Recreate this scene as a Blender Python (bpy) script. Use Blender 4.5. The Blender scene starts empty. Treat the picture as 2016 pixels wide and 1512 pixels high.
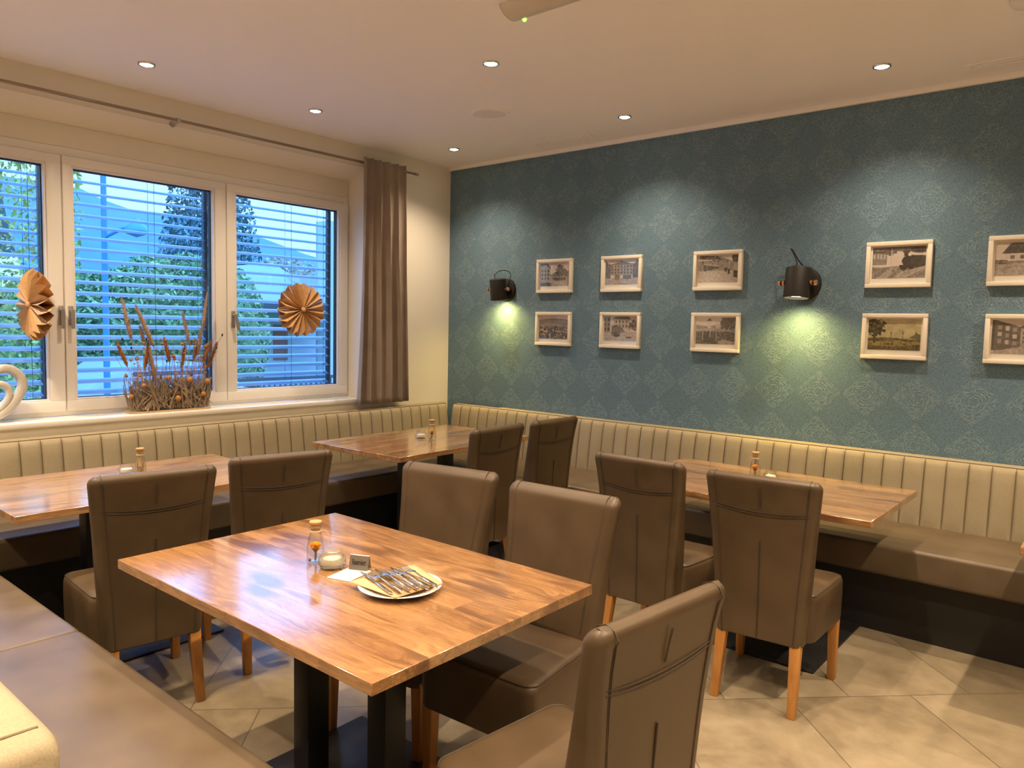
import bpy, bmesh, math, random
import numpy as np
from mathutils import Vector, Matrix
S = bpy.context.scene
COL = S.collection
PI = math.pi
R = math.radians

# ------------------------------------------------------------------ camera
yaw, pit, rol, fpx = R(40.218), R(-4.350), R(1.2213), 1481.3
fw = Vector((-math.sin(yaw)*math.cos(pit), math.cos(yaw)*math.cos(pit), math.sin(pit)))
rt = Vector((math.cos(yaw), math.sin(yaw), 0)); up = rt.cross(fw)
r2 = rt*math.cos(rol)+up*math.sin(rol); u2 = up*math.cos(rol)-rt*math.sin(rol)
cam = bpy.data.cameras.new('camera'); co = bpy.data.objects.new('camera', cam); COL.objects.link(co)
co.matrix_world = Matrix(((r2.x,u2.x,-fw.x,0),(r2.y,u2.y,-fw.y,0),(r2.z,u2.z,-fw.z,1.55),(0,0,0,1)))
cam.sensor_width = 36; cam.sensor_fit = 'HORIZONTAL'; cam.lens = fpx/2016*36
cam.clip_start = .05; cam.clip_end = 1000
S.camera = co
# ------------------------------------------------------------------ view
S.view_settings.view_transform = 'Standard'; S.view_settings.look = 'None'
S.view_settings.gamma = 1; S.view_settings.use_curve_mapping = False
S.view_settings.exposure = 0.40
S.cycles.diffuse_bounces = 8; S.cycles.max_bounces = 14; S.cycles.transparent_max_bounces = 24
# ------------------------------------------------------------------ world: cool dusk sky
W = bpy.data.worlds.new('dusk_sky'); S.world = W; W.use_nodes = True
nt = W.node_tree; nt.nodes.clear()
tc = nt.nodes.new('ShaderNodeTexCoord'); sx = nt.nodes.new('ShaderNodeSeparateXYZ')
nt.links.new(tc.outputs['Generated'], sx.inputs[0])
cr = nt.nodes.new('ShaderNodeValToRGB'); nt.links.new(sx.outputs['Z'], cr.inputs[0])
e = cr.color_ramp.elements
e[0].position = 0.0; e[0].color = (.13,.26,.36,1); e[1].position = .6; e[1].color = (.34,1.0,2.6,1)
k = e.new(.2); k.color = (.165,.31,.40,1)
bg = nt.nodes.new('ShaderNodeBackground'); bg.inputs['Strength'].default_value = 3.6
nt.links.new(cr.outputs[0], bg.inputs[0])
wo = nt.nodes.new('ShaderNodeOutputWorld'); nt.links.new(bg.outputs[0], wo.inputs[0])
# ------------------------------------------------------------------ room lamps (ceiling halogen spots)
WARM = (1.0,.76,.51)
SPOT_W = 70.0
LAMP_XY = [(-4.315,1.93),(-4.315,3.03),(-4.32,4.335),(-2.78,3.057),(-2.745,4.34),(-1.165,4.315),(-2.80,1.98),(-1.25,3.17)]
HIDDEN_XY = [(-1.22,1.95),(.33,4.32),(.33,3.1),(.33,1.95),(1.88,3.1),(1.88,1.0),(-2.77,.75),(-1.22,.72),(.33,.72),(-4.3,.75),(-2.77,-.5),(-1.22,-.5),(.33,-.8),(1.88,-.8),(-4.3,-.5)]
CEIL = 2.95
def spot(name, loc, power, color, size, blend, parent=None, aim=None, radius=.02):
    l = bpy.data.lights.new(name, 'SPOT'); l.energy = power; l.color = color
    l.spot_size = R(size); l.spot_blend = blend; l.shadow_soft_size = radius
    o = bpy.data.objects.new(name, l); COL.objects.link(o)
    d = Vector(aim) if aim else Vector((0,0,-1))
    o.rotation_euler = d.to_track_quat('-Z','Y').to_euler(); o.location = loc
    if parent: o.parent = parent
    return o
for i,(x,y) in enumerate(HIDDEN_XY):
    spot('ceiling_spot', (x,y,CEIL-.012), SPOT_W*1.9, WARM, 112, .75)

# ================================================================== node helpers
class E:
    """tiny expression wrapper building Math nodes"""
    def __init__(s, nt, sock): s.nt, s.s = nt, sock
    def _m(s, op, *a):
        n = s.nt.nodes.new('ShaderNodeMath'); n.operation = op
        for i,x in enumerate((s,)+a):
            if isinstance(x, E): s.nt.links.new(x.s, n.inputs[i])
            else: n.inputs[i].default_value = x
        return E(s.nt, n.outputs[0])
    def __add__(s,o): return s._m('ADD',o)
    def __sub__(s,o): return s._m('SUBTRACT',o)
    def __mul__(s,o): return s._m('MULTIPLY',o)
    def __truediv__(s,o): return s._m('DIVIDE',o)
    __radd__ = __add__; __rmul__ = __mul__
    def rsub(s,v): return (s*-1.0)+v
    def abs(s): return s._m('ABSOLUTE')
    def floor(s): return s._m('FLOOR')
    def round(s): return s._m('ROUND')
    def sqrt(s): return s._m('SQRT')
    def cos(s): return s._m('COSINE')
    def atan2(s,o): return s._m('ARCTAN2',o)
    def max(s,o): return s._m('MAXIMUM',o)
    def min(s,o): return s._m('MINIMUM',o)
    def pow(s,o): return s._m('POWER',o)
    def step(s,a,b):
        n = s.nt.nodes.new('ShaderNodeMapRange'); n.interpolation_type='SMOOTHSTEP'
        s.nt.links.new(s.s,n.inputs[0]); n.inputs[1].default_value=a; n.inputs[2].default_value=b
        return E(s.nt,n.outputs[0])
    def line(s,c,w):  # 1 on |s-c|<w
        return (s-c).abs().step(w,w*.35)
def new_mat(name, rough=.5, color=(.5,.5,.5), metallic=0, spec=None):
    m = bpy.data.materials.new(name); m.use_nodes = True
    b = m.node_tree.nodes['Principled BSDF']
    b.inputs['Base Color'].default_value = (*color,1); b.inputs['Roughness'].default_value = rough
    b.inputs['Metallic'].default_value = metallic
    if spec is not None: b.inputs['Specular IOR Level'].default_value = spec
    return m
def nodes(m): return m.node_tree, m.node_tree.nodes['Principled BSDF']
def coord(nt, kind='Object'):
    t = nt.nodes.new('ShaderNodeTexCoord'); return t.outputs[kind]
def xyz(nt, sock):
    n = nt.nodes.new('ShaderNodeSeparateXYZ'); nt.links.new(sock,n.inputs[0])
    return [E(nt,n.outputs[i]) for i in range(3)]
def vec(nt, x,y,z):
    n = nt.nodes.new('ShaderNodeCombineXYZ')
    for i,v in enumerate((x,y,z)):
        if isinstance(v,E): nt.links.new(v.s,n.inputs[i])
        else: n.inputs[i].default_value = v
    return n.outputs[0]
def mapping(nt, sock, scale=(1,1,1), loc=(0,0,0)):
    n = nt.nodes.new('ShaderNodeMapping'); nt.links.new(sock,n.inputs[0])
    n.inputs['Scale'].default_value = scale; n.inputs['Location'].default_value = loc
    return n.outputs[0]
def noise(nt, v, scale=5, detail=4, rough=.5, dist=0):
    n = nt.nodes.new('ShaderNodeTexNoise')
    if v is not None: nt.links.new(v,n.inputs['Vector'])
    n.inputs['Scale'].default_value=scale; n.inputs['Detail'].default_value=detail
    n.inputs['Roughness'].default_value=rough; n.inputs['Distortion'].default_value=dist
    return E(nt,n.outputs[0])
def white(nt, v):
    n = nt.nodes.new('ShaderNodeTexWhiteNoise'); n.noise_dimensions='3D'; nt.links.new(v,n.inputs['Vector'])
    return E(nt,n.outputs['Value'])
def ramp(nt, f, stops):
    n = nt.nodes.new('ShaderNodeValToRGB'); nt.links.new(f.s,n.inputs[0])
    el = n.color_ramp.elements
    while len(el)<len(stops): el.new(.5)
    for q,(p,c) in zip(el,stops): q.position=p; q.color=(*c,1)
    return n.outputs[0]
def mix(nt, f, a, b, mode='MIX'):
    n = nt.nodes.new('ShaderNodeMix'); n.data_type='RGBA'; n.blend_type=mode
    if isinstance(f,E): nt.links.new(f.s,n.inputs[0])
    else: n.inputs[0].default_value=f
    for i,c in ((6,a),(7,b)):
        if isinstance(c,tuple): n.inputs[i].default_value=(*c,1)
        else: nt.links.new(c,n.inputs[i])
    return n.outputs[2]
def bump(nt, b, h, strength=.2, dist=.01):
    n = nt.nodes.new('ShaderNodeBump'); n.inputs['Strength'].default_value=strength; n.inputs['Distance'].default_value=dist
    nt.links.new(h.s,n.inputs['Height']); nt.links.new(n.outputs[0],b.inputs['Normal'])

# ------------------------------------------------------------------ materials
def mat_wallpaper():
    m = new_mat('blue_wallpaper', .62, spec=.25); nt,b = nodes(m)
    c = coord(nt); x,y,z = xyz(nt,c)
    u = (x+1.856)/.281; v = (z-2.306)/.281
    wob = noise(nt,c,55,2); wob2 = noise(nt,mapping(nt,c,(1,1,1),(7,3,1)),55,2)
    fu = u-u.round()+(wob-.5)*.06; fv = v-v.round()+(wob2-.5)*.06
    a = fu.abs(); bb = fv.abs(); d = a+bb
    r = (fu*fu+fv*fv).sqrt(); th = fv.atan2(fu)
    c8 = (th*8.0).cos(); c16 = (th*16.0).cos(); c4=(th*4.0).cos()
    ds = d + c16*.012
    m_ = ds.line(.47,.016)
    m_ = m_.max(ds.line(.425,.012)*.8)
    m_ = m_.max((r+c8*.018).line(.285,.030)*.8)
    m_ = m_.max((r+c16*.008).line(.215,.018))
    m_ = m_.max(r.line(.155,.014)*.9)
    m_ = m_.max((r-c8*.012).line(.095,.022)*.9)
    pet = c8.step(.0,.8)*r.step(.30,.27)*r.step(.16,.19)
    m_ = m_.max(pet*.55)
    tip = ((a-.36)*(a-.36)+bb*bb).sqrt().min(((bb-.36)*(bb-.36)+a*a).sqrt())
    m_ = m_.max(tip.line(.045,.022)*.9).max(tip.step(.02,.012))
    inside = d.step(.47,.44)*.10
    gr = noise(nt,c,38,3,.6)
    m_ = (m_*gr.step(.30,.62)+inside*gr.step(.2,.7))
    weave = noise(nt,mapping(nt,c,(420,420,90)),1,2,.6)
    weave2 = noise(nt,mapping(nt,c,(120,120,260)),1,2,.6)
    base = ramp(nt,weave*.65+weave2*.35,[(.36,(.066,.128,.185)),(.62,(.170,.272,.360))])
    lite = ramp(nt,weave*.6+weave2*.4,[(.36,(.128,.205,.262)),(.63,(.285,.400,.470))])
    nt.links.new(mix(nt,m_*.66,base,lite),b.inputs['Base Color'])
    bump(nt,b,weave*.5+weave2*.3+m_*.6,.6,.003)
    return m
def mat_floor():
    m = new_mat('beige_stone_tile', .33, spec=.45); nt,b = nodes(m)
    c = coord(nt); x,y,z = xyz(nt,c)
    q = (y-x-4.22)/1.55; row = q.floor()
    odd = row-(row/2.0).floor()*2.0
    p = (x+y-1.67)/.775 + odd*.5 - .5*0
    pc = (p-p.round()).abs()*.548; qc = (q-q.round()).abs()*1.096
    g = pc.min(qc).step(.0028,.0016)
    tid = white(nt,vec(nt,p.floor(),row,0.0))
    n1 = noise(nt,vec(nt,x+tid*9.0,y+tid*5.0,0.0),2.2,7,.62,.6)
    n2 = noise(nt,vec(nt,x,y,0.0),14,5,.6)
    col = ramp(nt,n1*.7+n2*.3+(tid-.5)*.10,[(.28,(.145,.113,.072)),(.48,(.245,.198,.130)),(.68,(.33,.272,.186))])
    nt.links.new(mix(nt,g,col,(.10,.082,.058)),b.inputs['Base Color'])
    nt.links.new((n2*.22+.24).s,b.inputs['Roughness'])
    bump(nt,b,n2*.2-g,.12,.003)
    return m
def mat_table():
    m = new_mat('oak_stave_wood', .3, spec=.5); nt,b = nodes(m)
    oi = nt.nodes.new('ShaderNodeObjectInfo'); rnd = E(nt,oi.outputs['Random'])
    x,y,z = xyz(nt,coord(nt))
    x = x+rnd*13.0
    pl = ((y+.5+rnd*.03)/.088); pi_ = pl.floor()
    off = white(nt,vec(nt,pi_,rnd*7.0,3.0))
    st = (x+off*1.9)/1.35; si = st.floor()
    w = white(nt,vec(nt,pi_,si,rnd*5.0))
    gv = vec(nt,x*1.0+w*11.0,y*1.0+w*3.0,z*1.0)
    warp = noise(nt,mapping(nt,gv,(2.2,7,7)),1,3,.5)
    g1 = noise(nt,mapping(nt,vec(nt,x*1.5+w*11.0,y*17.0+warp*8.0,z*17.0),(1,1,1)),1,5,.62)
    g2 = noise(nt,mapping(nt,vec(nt,x*6.0+w*7.0,y*150.0+warp*10.0,z*150.0),(1,1,1)),1,3,.6)
    col = ramp(nt,g1*.72+g2*.28,[(.28,(.088,.040,.016)),(.43,(.262,.130,.051)),(.57,(.41,.225,.094)),(.75,(.50,.298,.137))])
    tone = ramp(nt,w,[(0,(.80,.75,.70)),(.3,(.94,.91,.88)),(.7,(1.03,1.01,.99)),(1,(1.10,1.06,1.0))])
    col = mix(nt,1.0,col,tone,'MULTIPLY')
    kn = noise(nt,mapping(nt,gv,(3.0,9,9)),1,1,.4)
    col = mix(nt,kn.step(.58,.72)*.85,col,(.13,.055,.022))
    ed = (pl-pl.round()).abs().step(.018,.006)*.45
    col = mix(nt,ed,col,(.17,.085,.035))
    nt.links.new(col,b.inputs['Base Color'])
    nt.links.new((g2*.14+.19).s,b.inputs['Roughness'])
    bump(nt,b,g2,.03,.001)
    b.inputs['Coat Weight'].default_value=1.0; b.inputs['Coat IOR'].default_value=1.8; b.inputs['Coat Roughness'].default_value=.13
    return m
def mat_leather(name, c0, c1, rough):
    m = new_mat(name, rough, spec=.5); nt,b = nodes(m)
    c = coord(nt); n1 = noise(nt,c,6,3); n2 = noise(nt,c,420,2,.6)
    nt.links.new(ramp(nt,n1*.7+n2*.3,[(.3,c0),(.7,c1)]),b.inputs['Base Color'])
    nt.links.new((n1*.18+rough-.09).s,b.inputs['Roughness'])
    bump(nt,b,n2,.10,.002); return m
def mat_fabric(name, c0, c1, sc=300, rough=.8, st=.25):
    m = new_mat(name, rough, spec=.2); nt,b = nodes(m)
    c = coord(nt); n1 = noise(nt,c,sc,2,.6); n2 = noise(nt,c,5,3)
    nt.links.new(ramp(nt,n1*.6+n2*.4,[(.3,c0),(.7,c1)]),b.inputs['Base Color'])
    bump(nt,b,n1,st,.002); return m
def mat_plaster(name, col, rough=.85):
    m = new_mat(name, rough, col, spec=.2); nt,b = nodes(m)
    n1 = noise(nt,coord(nt),90,4,.6); bump(nt,b,n1,.05,.003); return m
def mat_wood(name, c0, c1, rough=.45, sc=(30,30,3)):
    m = new_mat(name, rough); nt,b = nodes(m)
    n1 = noise(nt,mapping(nt,coord(nt),sc),1.5,4,.6)
    nt.links.new(ramp(nt,n1,[(.3,c0),(.7,c1)]),b.inputs['Base Color']); return m
def mat_pane(name, tint=(1,1,1), fac=1.0, rough=0.0):
    m = bpy.data.materials.new(name); m.use_nodes=True; nt=m.node_tree; nt.nodes.clear()
    tr = nt.nodes.new('ShaderNodeBsdfTransparent'); tr.inputs[0].default_value=(*tint,1)
    gl = nt.nodes.new('ShaderNodeBsdfGlossy'); gl.inputs['Roughness'].default_value=rough
    ge = nt.nodes.new('ShaderNodeNewGeometry'); dt = nt.nodes.new('ShaderNodeVectorMath'); dt.operation='DOT_PRODUCT'
    nt.links.new(ge.outputs['Incoming'],dt.inputs[0]); nt.links.new(ge.outputs['Normal'],dt.inputs[1])
    f = (E(nt,dt.outputs['Value']).abs()*-1.0+1.0).pow(5.0)*.96+.04
    mx = nt.nodes.new('ShaderNodeMixShader'); f=f*fac
    nt.links.new(f.s,mx.inputs[0]); nt.links.new(tr.outputs[0],mx.inputs[1]); nt.links.new(gl.outputs[0],mx.inputs[2])
    o = nt.nodes.new('ShaderNodeOutputMaterial'); nt.links.new(mx.outputs[0],o.inputs[0]); return m
def mat_emit(name, col, s):
    m = bpy.data.materials.new(name); m.use_nodes=True; nt=m.node_tree; nt.nodes.clear()
    em = nt.nodes.new('ShaderNodeEmission'); em.inputs[0].default_value=(*col,1); em.inputs[1].default_value=s
    o = nt.nodes.new('ShaderNodeOutputMaterial'); nt.links.new(em.outputs[0],o.inputs[0]); return m
def mat_leafy(name, c0, c1, c2, sc=1.3):
    m = new_mat(name,.75,spec=.2); nt,b=nodes(m)
    c = coord(nt); n1=noise(nt,c,sc,3); n2=noise(nt,c,sc*9,2)
    nt.links.new(ramp(nt,n1*.55+n2*.45,[(.32,c0),(.5,c1),(.68,c2)]),b.inputs['Base Color']); return m
def mat_print():
    m = new_mat('old_photo_print', .6, spec=.2); nt,b=nodes(m)
    a = nt.nodes.new('ShaderNodeAttribute'); a.attribute_name='picture'
    nt.links.new(a.outputs['Color'],b.inputs['Base Color']); return m

M = dict(
 wallpaper=mat_wallpaper(), floor=mat_floor(), table=mat_table(),
 leather=mat_leather('brown_leather',(.054,.034,.017),(.093,.060,.031),.43),
 seat=mat_leather('bench_seat_leather',(.085,.060,.035),(.132,.096,.060),.40),
 cream=mat_fabric('beige_upholstery',(.28,.235,.150),(.385,.33,.225),260,.6,.2),
 thread=new_mat('dark_seam',.7,(.035,.024,.016)),
 stitch=new_mat('brown_stitching',.7,(.042,.027,.016)),
 creamseam=new_mat('beige_seam',.8,(.17,.13,.08)),
 leg=mat_wood('orange_beech',(.36,.155,.036),(.50,.23,.060)),
 batten=mat_wood('dark_red_batten',(.10,.035,.018),(.16,.06,.03)),
 black=new_mat('black_steel',.45,(.010,.010,.011)),
 plinth=new_mat('black_plinth',.55,(.010,.009,.008)),
 white_wall=mat_plaster('cream_wall_paint',(.80,.765,.68)),
 ceiling=mat_plaster('white_ceiling_paint',(.88,.87,.88)),
 trim=new_mat('white_trim_paint',.6,(.90,.89,.87)),
 upvc=new_mat('white_window_plastic',.35,(.84,.82,.78)),
 gasket=new_mat('black_gasket',.5,(.012,.012,.018)),
 sill=new_mat('white_sill_board',.35,(.80,.77,.71)),
 pane=mat_pane('window_glass',(.97,.985,1.0),1.0),
 picglass=mat_pane('picture_glass',(1,1,1),1.0,.04),
 steel=new_mat('brushed_steel',.32,(.55,.53,.50),1),
 rod=new_mat('bronze_rod',.3,(.36,.29,.23),1),
 chrome=new_mat('polished_steel',.12,(.80,.79,.77),1),
 darksteel=new_mat('handle_grey',.4,(.42,.40,.38),.7),
 slat=new_mat('grey_aluminium_slat',.45,(.17,.28,.42),.0),
 cord=new_mat('dark_cord',.7,(.03,.03,.04)),
 curtain=mat_fabric('taupe_curtain',(.26,.215,.18),(.40,.335,.285),380,.85,.35),
 frame=new_mat('cream_white_frame',.4,(.80,.75,.65)),
 mount=new_mat('white_mount_card',.8,(.80,.78,.73)),
 print=mat_print(),
 sconce=new_mat('matt_black_metal',.55,(.012,.010,.009)),
 copper=new_mat('copper',.25,(.85,.50,.30),1),
 glow=mat_emit('warm_bulb',(1.0,.86,.60),28),
 sglow=mat_emit('sconce_bulb',(1.0,.88,.50),9),
 kraft=mat_fabric('kraft_paper',(.55,.36,.185),(.66,.45,.25),140,.85,.1),
 starpaper=mat_fabric('brown_bag_paper',(.56,.34,.16),(.68,.44,.22),60,.8,.1),
 card=new_mat('white_card',.8,(.80,.77,.70)),
 plate=new_mat('white_porcelain',.15,(.82,.80,.74)),
 glass=mat_pane('clear_glass',(.95,.95,.92),1.6,.02),
 frost=new_mat('ribbed_frosted_glass',.18,(.86,.84,.76)),
 wax=new_mat('white_candle_wax',.6,(.78,.75,.66)),
 cork=mat_fabric('cork',(.45,.25,.12),(.60,.36,.18),200,.9,.3),
 twine=new_mat('jute_twine',.9,(.55,.42,.27)),
 flower=mat_fabric('orange_petals',(.80,.33,.01),(.95,.48,.03),200,.8,.3),
 stem=new_mat('dried_stem',.9,(.24,.15,.07)),
 berry=new_mat('red_berry',.5,(.30,.02,.03)),
 twig=mat_wood('grey_brown_twig',(.16,.11,.07),(.38,.29,.20),.9,(20,20,20)),
 straw=mat_wood('straw_stem',(.36,.24,.15),(.54,.38,.24),.9,(20,20,20)),
 plume=mat_fabric('fuzzy_plume',(.46,.33,.24),(.64,.50,.38),350,.95,.6),
 pod=mat_fabric('ochre_seed_pod',(.36,.17,.05),(.55,.28,.10),90,.8,.4),
 darkleaf=new_mat('dark_seed',.8,(.035,.025,.018)),
 lightwood=mat_wood('pale_wood_tray',(.45,.31,.17),(.58,.42,.26),.6,(3,30,30)),
 heart=mat_fabric('white_ceramic',(.62,.60,.56),(.74,.72,.68),120,.75,.2),
 ink=new_mat('black_print',.6,(.012,.012,.012)),
 grille=new_mat('speaker_grille',.6,(.76,.75,.75)),
 led=mat_emit('green_led',(.25,1.0,.08),3.0),
 alu=new_mat('ribbed_aluminium',.35,(.62,.58,.50),.15),
)

fb_=M['frost'].node_tree.nodes['Principled BSDF']; fb_.inputs['Transmission Weight'].default_value=.85; fb_.inputs['IOR'].default_value=1.35
# ================================================================== mesh helpers
class MB:
    def __init__(s): s.v=[]; s.f=[]; s.m=[]; s.sm=[]
    def add(s, v, f, mi=0, smooth=True):
        o=len(s.v); s.v+= [tuple(p) for p in v]; s.f+=[tuple(i+o for i in q) for q in f]
        s.m+=[mi]*len(f); s.sm+=[smooth]*len(f); return s
    def box(s, lo, hi, bev=0.0, mi=0, seg=2):
        if bev<=0:
            x0,y0,z0=lo; x1,y1,z1=hi
            v=[(x0,y0,z0),(x1,y0,z0),(x1,y1,z0),(x0,y1,z0),(x0,y0,z1),(x1,y0,z1),(x1,y1,z1),(x0,y1,z1)]
            return s.add(v,[(0,3,2,1),(4,5,6,7),(0,1,5,4),(1,2,6,5),(2,3,7,6),(3,0,4,7)],mi,False)
        bm=bmesh.new(); bmesh.ops.create_cube(bm,size=1)
        for q in bm.verts: q.co=Vector([(lo[i]+hi[i])/2+q.co[i]*(hi[i]-lo[i]) for i in range(3)])
        bmesh.ops.bevel(bm,geom=list(bm.edges),offset=bev,segments=seg,profile=.5,affect='EDGES')
        bm.verts.index_update(); v=[q.co[:] for q in bm.verts]; f=[[q.index for q in fa.verts] for fa in bm.faces]
        bm.free(); return s.add(v,f,mi,True)
    def loft(s, rings, close=True, cap0=True, cap1=True, mi=0, smooth=True):
        n=len(rings[0]); v=[p for r in rings for p in r]; f=[]
        for i in range(len(rings)-1):
            for j in range(n if close else n-1):
                k=(j+1)%n; f.append((i*n+j,i*n+k,(i+1)*n+k,(i+1)*n+j))
        if cap0: f.append(tuple(reversed(range(n))))
        if cap1: f.append(tuple((len(rings)-1)*n+j for j in range(n)))
        return s.add(v,f,mi,smooth)
    def tube(s, pts, rad, n=8, mi=0, caps=True):
        pts=[Vector(p) for p in pts]; rs=rad if isinstance(rad,(list,tuple)) else [rad]*len(pts)
        rings=[]; prev=None
        for i,p in enumerate(pts):
            t=(pts[min(i+1,len(pts)-1)]-pts[max(i-1,0)])
            if t.length<1e-9: t=Vector((0,0,1))
            t.normalize()
            if prev is None:
                a=Vector((0,0,1)) if abs(t.z)<.9 else Vector((1,0,0))
                a=(a-t*a.dot(t)).normalized()
            else:
                a=(prev-t*prev.dot(t)); a=a.normalized() if a.length>1e-6 else prev
            prev=a; b=t.cross(a)
            rings.append([p+(a*math.cos(2*PI*j/n)+b*math.sin(2*PI*j/n))*rs[i] for j in range(n)])
        return s.loft(rings,True,caps,caps,mi)
    def lathe(s, prof, n=24, c=(0,0,0), mi=0, ax='z', cap0=True, cap1=True):
        rings=[]
        for r,h in prof:
            ring=[]
            for j in range(n):
                a=2*PI*j/n; u,w=r*math.cos(a),r*math.sin(a)
                p={'z':(u,w,h),'y':(w,h,u),'x':(h,u,w)}[ax]
                ring.append((c[0]+p[0],c[1]+p[1],c[2]+p[2]))
            rings.append(ring)
        return s.loft(rings,True,cap0,cap1,mi)
    def grid(s, fn, nu, nv, mi=0):
        v=[fn(i/nu,j/nv) for i in range(nu+1) for j in range(nv+1)]
        f=[(i*(nv+1)+j,(i+1)*(nv+1)+j,(i+1)*(nv+1)+j+1,i*(nv+1)+j+1) for i in range(nu) for j in range(nv)]
        return s.add(v,f,mi,True)
    def ball(s, c, r, n=10, mi=0, sc=(1,1,1)):
        prof=[(max(1e-4,math.sin(PI*i/n)),-math.cos(PI*i/n)) for i in range(n+1)]
        o=len(s.v); s.lathe(prof,n+2,(0,0,0),mi)
        for i in range(o,len(s.v)):
            p=s.v[i]; s.v[i]=(c[0]+p[0]*r*sc[0],c[1]+p[1]*r*sc[1],c[2]+p[2]*r*sc[2])
        return s
    def xf(s, mat):
        s.v=[tuple(mat@Vector(p)) for p in s.v]; return s
    def build(s, name, mats, parent=None, fix=False):
        me=bpy.data.meshes.new(name)
        me.from_pydata(s.v,[],s.f)
        mats=mats if isinstance(mats,(list,tuple)) else [mats]
        for q in mats: me.materials.append(q)
        me.polygons.foreach_set('material_index',s.m); me.polygons.foreach_set('use_smooth',s.sm)
        me.update()
        if fix:
            bm=bmesh.new(); bm.from_mesh(me); bmesh.ops.recalc_face_normals(bm,faces=bm.faces); bm.to_mesh(me); bm.free()
        try: me.set_sharp_from_angle(angle=R(38))
        except Exception: pass
        o=bpy.data.objects.new(name,me); COL.objects.link(o)
        if parent: o.parent=parent
        return o
def tag(o,label,cat,group=None,kind=None):
    o['label']=label; o['category']=cat
    if group: o['group']=group
    if kind: o['kind']=kind
    return o
def thing(name,label,cat,loc=(0,0,0),rz=0,group=None):
    o=bpy.data.objects.new(name,None); COL.objects.link(o); o.empty_display_size=.05
    o.location=loc; o.rotation_euler=(0,0,rz); return tag(o,label,cat,group)
def struct(o): o['kind']='structure'; return o
def dup(root,label,loc,rz=0):
    def cp(o,par):
        c=o.copy(); COL.objects.link(c)
        if par: c.parent=par
        for ch in list(o.children): cp(ch,c)
        return c
    r=cp(root,None); r['label']=label; r.location=loc; r.rotation_euler=(0,0,rz); return r
def rrect(w,h,r,n=5):
    pts=[]
    for cx,cy,a0 in ((w/2-r,h/2-r,0),(-w/2+r,h/2-r,90),(-w/2+r,-h/2+r,180),(w/2-r,-h/2+r,270)):
        for i in range(n+1):
            a=R(a0+90*i/n); pts.append((cx+r*math.cos(a),cy+r*math.sin(a)))
    return pts
def interp(x,xs,ys): return float(np.interp(x,xs,ys))
rnd=random.Random(7)

# ================================================================== room shell
WX,WY=-4.86,4.84            # window wall plane, wallpapered wall plane
NX=-5.06                    # inner face of window frame
XR,YF=4.2,-3.6
struct(MB().box((WX-.5,YF-.2,-.12),(XR+.2,WY+.2,0)).build('floor',M['floor']))
struct(MB().box((WX-.3,YF-.2,CEIL),(XR+.2,WY+.2,CEIL+.15)).build('ceiling',M['ceiling']))
struct(MB().box((WX-.4,WY,0),(XR+.2,WY+.2,CEIL)).build('wall_back',M['wallpaper']))
struct(MB().box((XR,YF,0),(XR+.2,WY,CEIL)).build('wall_right',M['white_wall']))
struct(MB().box((WX-.5,YF-.2,0),(XR+.2,YF,CEIL)).build('wall_front',M['white_wall']))
struct(MB().box((WX+.001,WY-.028,2.918),(XR,WY-.0005,CEIL),.004).build('trim_1',M['trim']))
NY0,NY1=.62,3.875           # niche
w=MB()
w.box((WX-.40,YF,0),(WX,WY,.912)); w.box((WX-.40,YF,.912),(WX,NY0,CEIL)); w.box((WX-.40,NY1,.912),(WX,WY,CEIL))
# lintel with sloping soffit
w.loft([[(WX,NY0,2.785),(WX,NY0,CEIL),(WX-.40,NY0,CEIL),(WX-.40,NY0,2.705),(NX,NY0,2.705)],
        [(WX,NY1,2.785),(WX,NY1,CEIL),(WX-.40,NY1,CEIL),(WX-.40,NY1,2.705),(NX,NY1,2.705)]],smooth=False)
struct(w.build('wall_left',M['white_wall'],fix=True))
struct(MB().box((WX-.2,NY0+.001,.9125),(WX+.02,NY1-.001,.945),.006).build('trim_2',M['sill']))
# shutter-box panel above frame
struct(MB().box((NX-.10,NY0+.001,2.571),(NX-.004,NY1-.001,2.7045),.003).build('trim_3',M['white_wall']))

# ------------------------------------------------------------------ window
win=bpy.data.objects.new('window_1',None); COL.objects.link(win); struct(win); win.location=(NX,0,.95)
def wb(name,lo,hi,mat,bev=.004,par=win):
    o=MB().box(tuple(np.array(lo)-np.array((NX,0,.95))),tuple(np.array(hi)-np.array((NX,0,.95))),bev)
    return o.build(name,mat,par)
f=MB()
def fb(m,y0,y1,z0,z1,x0=-.075,x1=0,bev=.004,mi=0): m.box((x0,y0,z0-.95),(x1,y1,z1-.95),bev,mi)
y0,y1,zb,zt=NY0+.002,NY1-.002,.9455,2.57
fb(f,y0+.05,y1-.05,zt-.05,zt); fb(f,y0+.05,y1-.05,zb,zb+.045); fb(f,y0,y0+.05,zb,zt); fb(f,y1-.05,y1,zb,zt)
SEAMS=[1.742,2.797]
for sy in SEAMS: fb(f,sy-.03,sy+.03,zb+.045,zt-.05,-.075,-.004)
f.build('window_frame',M['upvc'],win)
GZ0,GZ1=1.053,2.452
GLASS=[(.735,1.645),(1.81,2.70),(2.88,3.77)]
SASH=[(y0+.018,1.738),(1.7455,2.793),(2.8005,y1-.018)]
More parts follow.
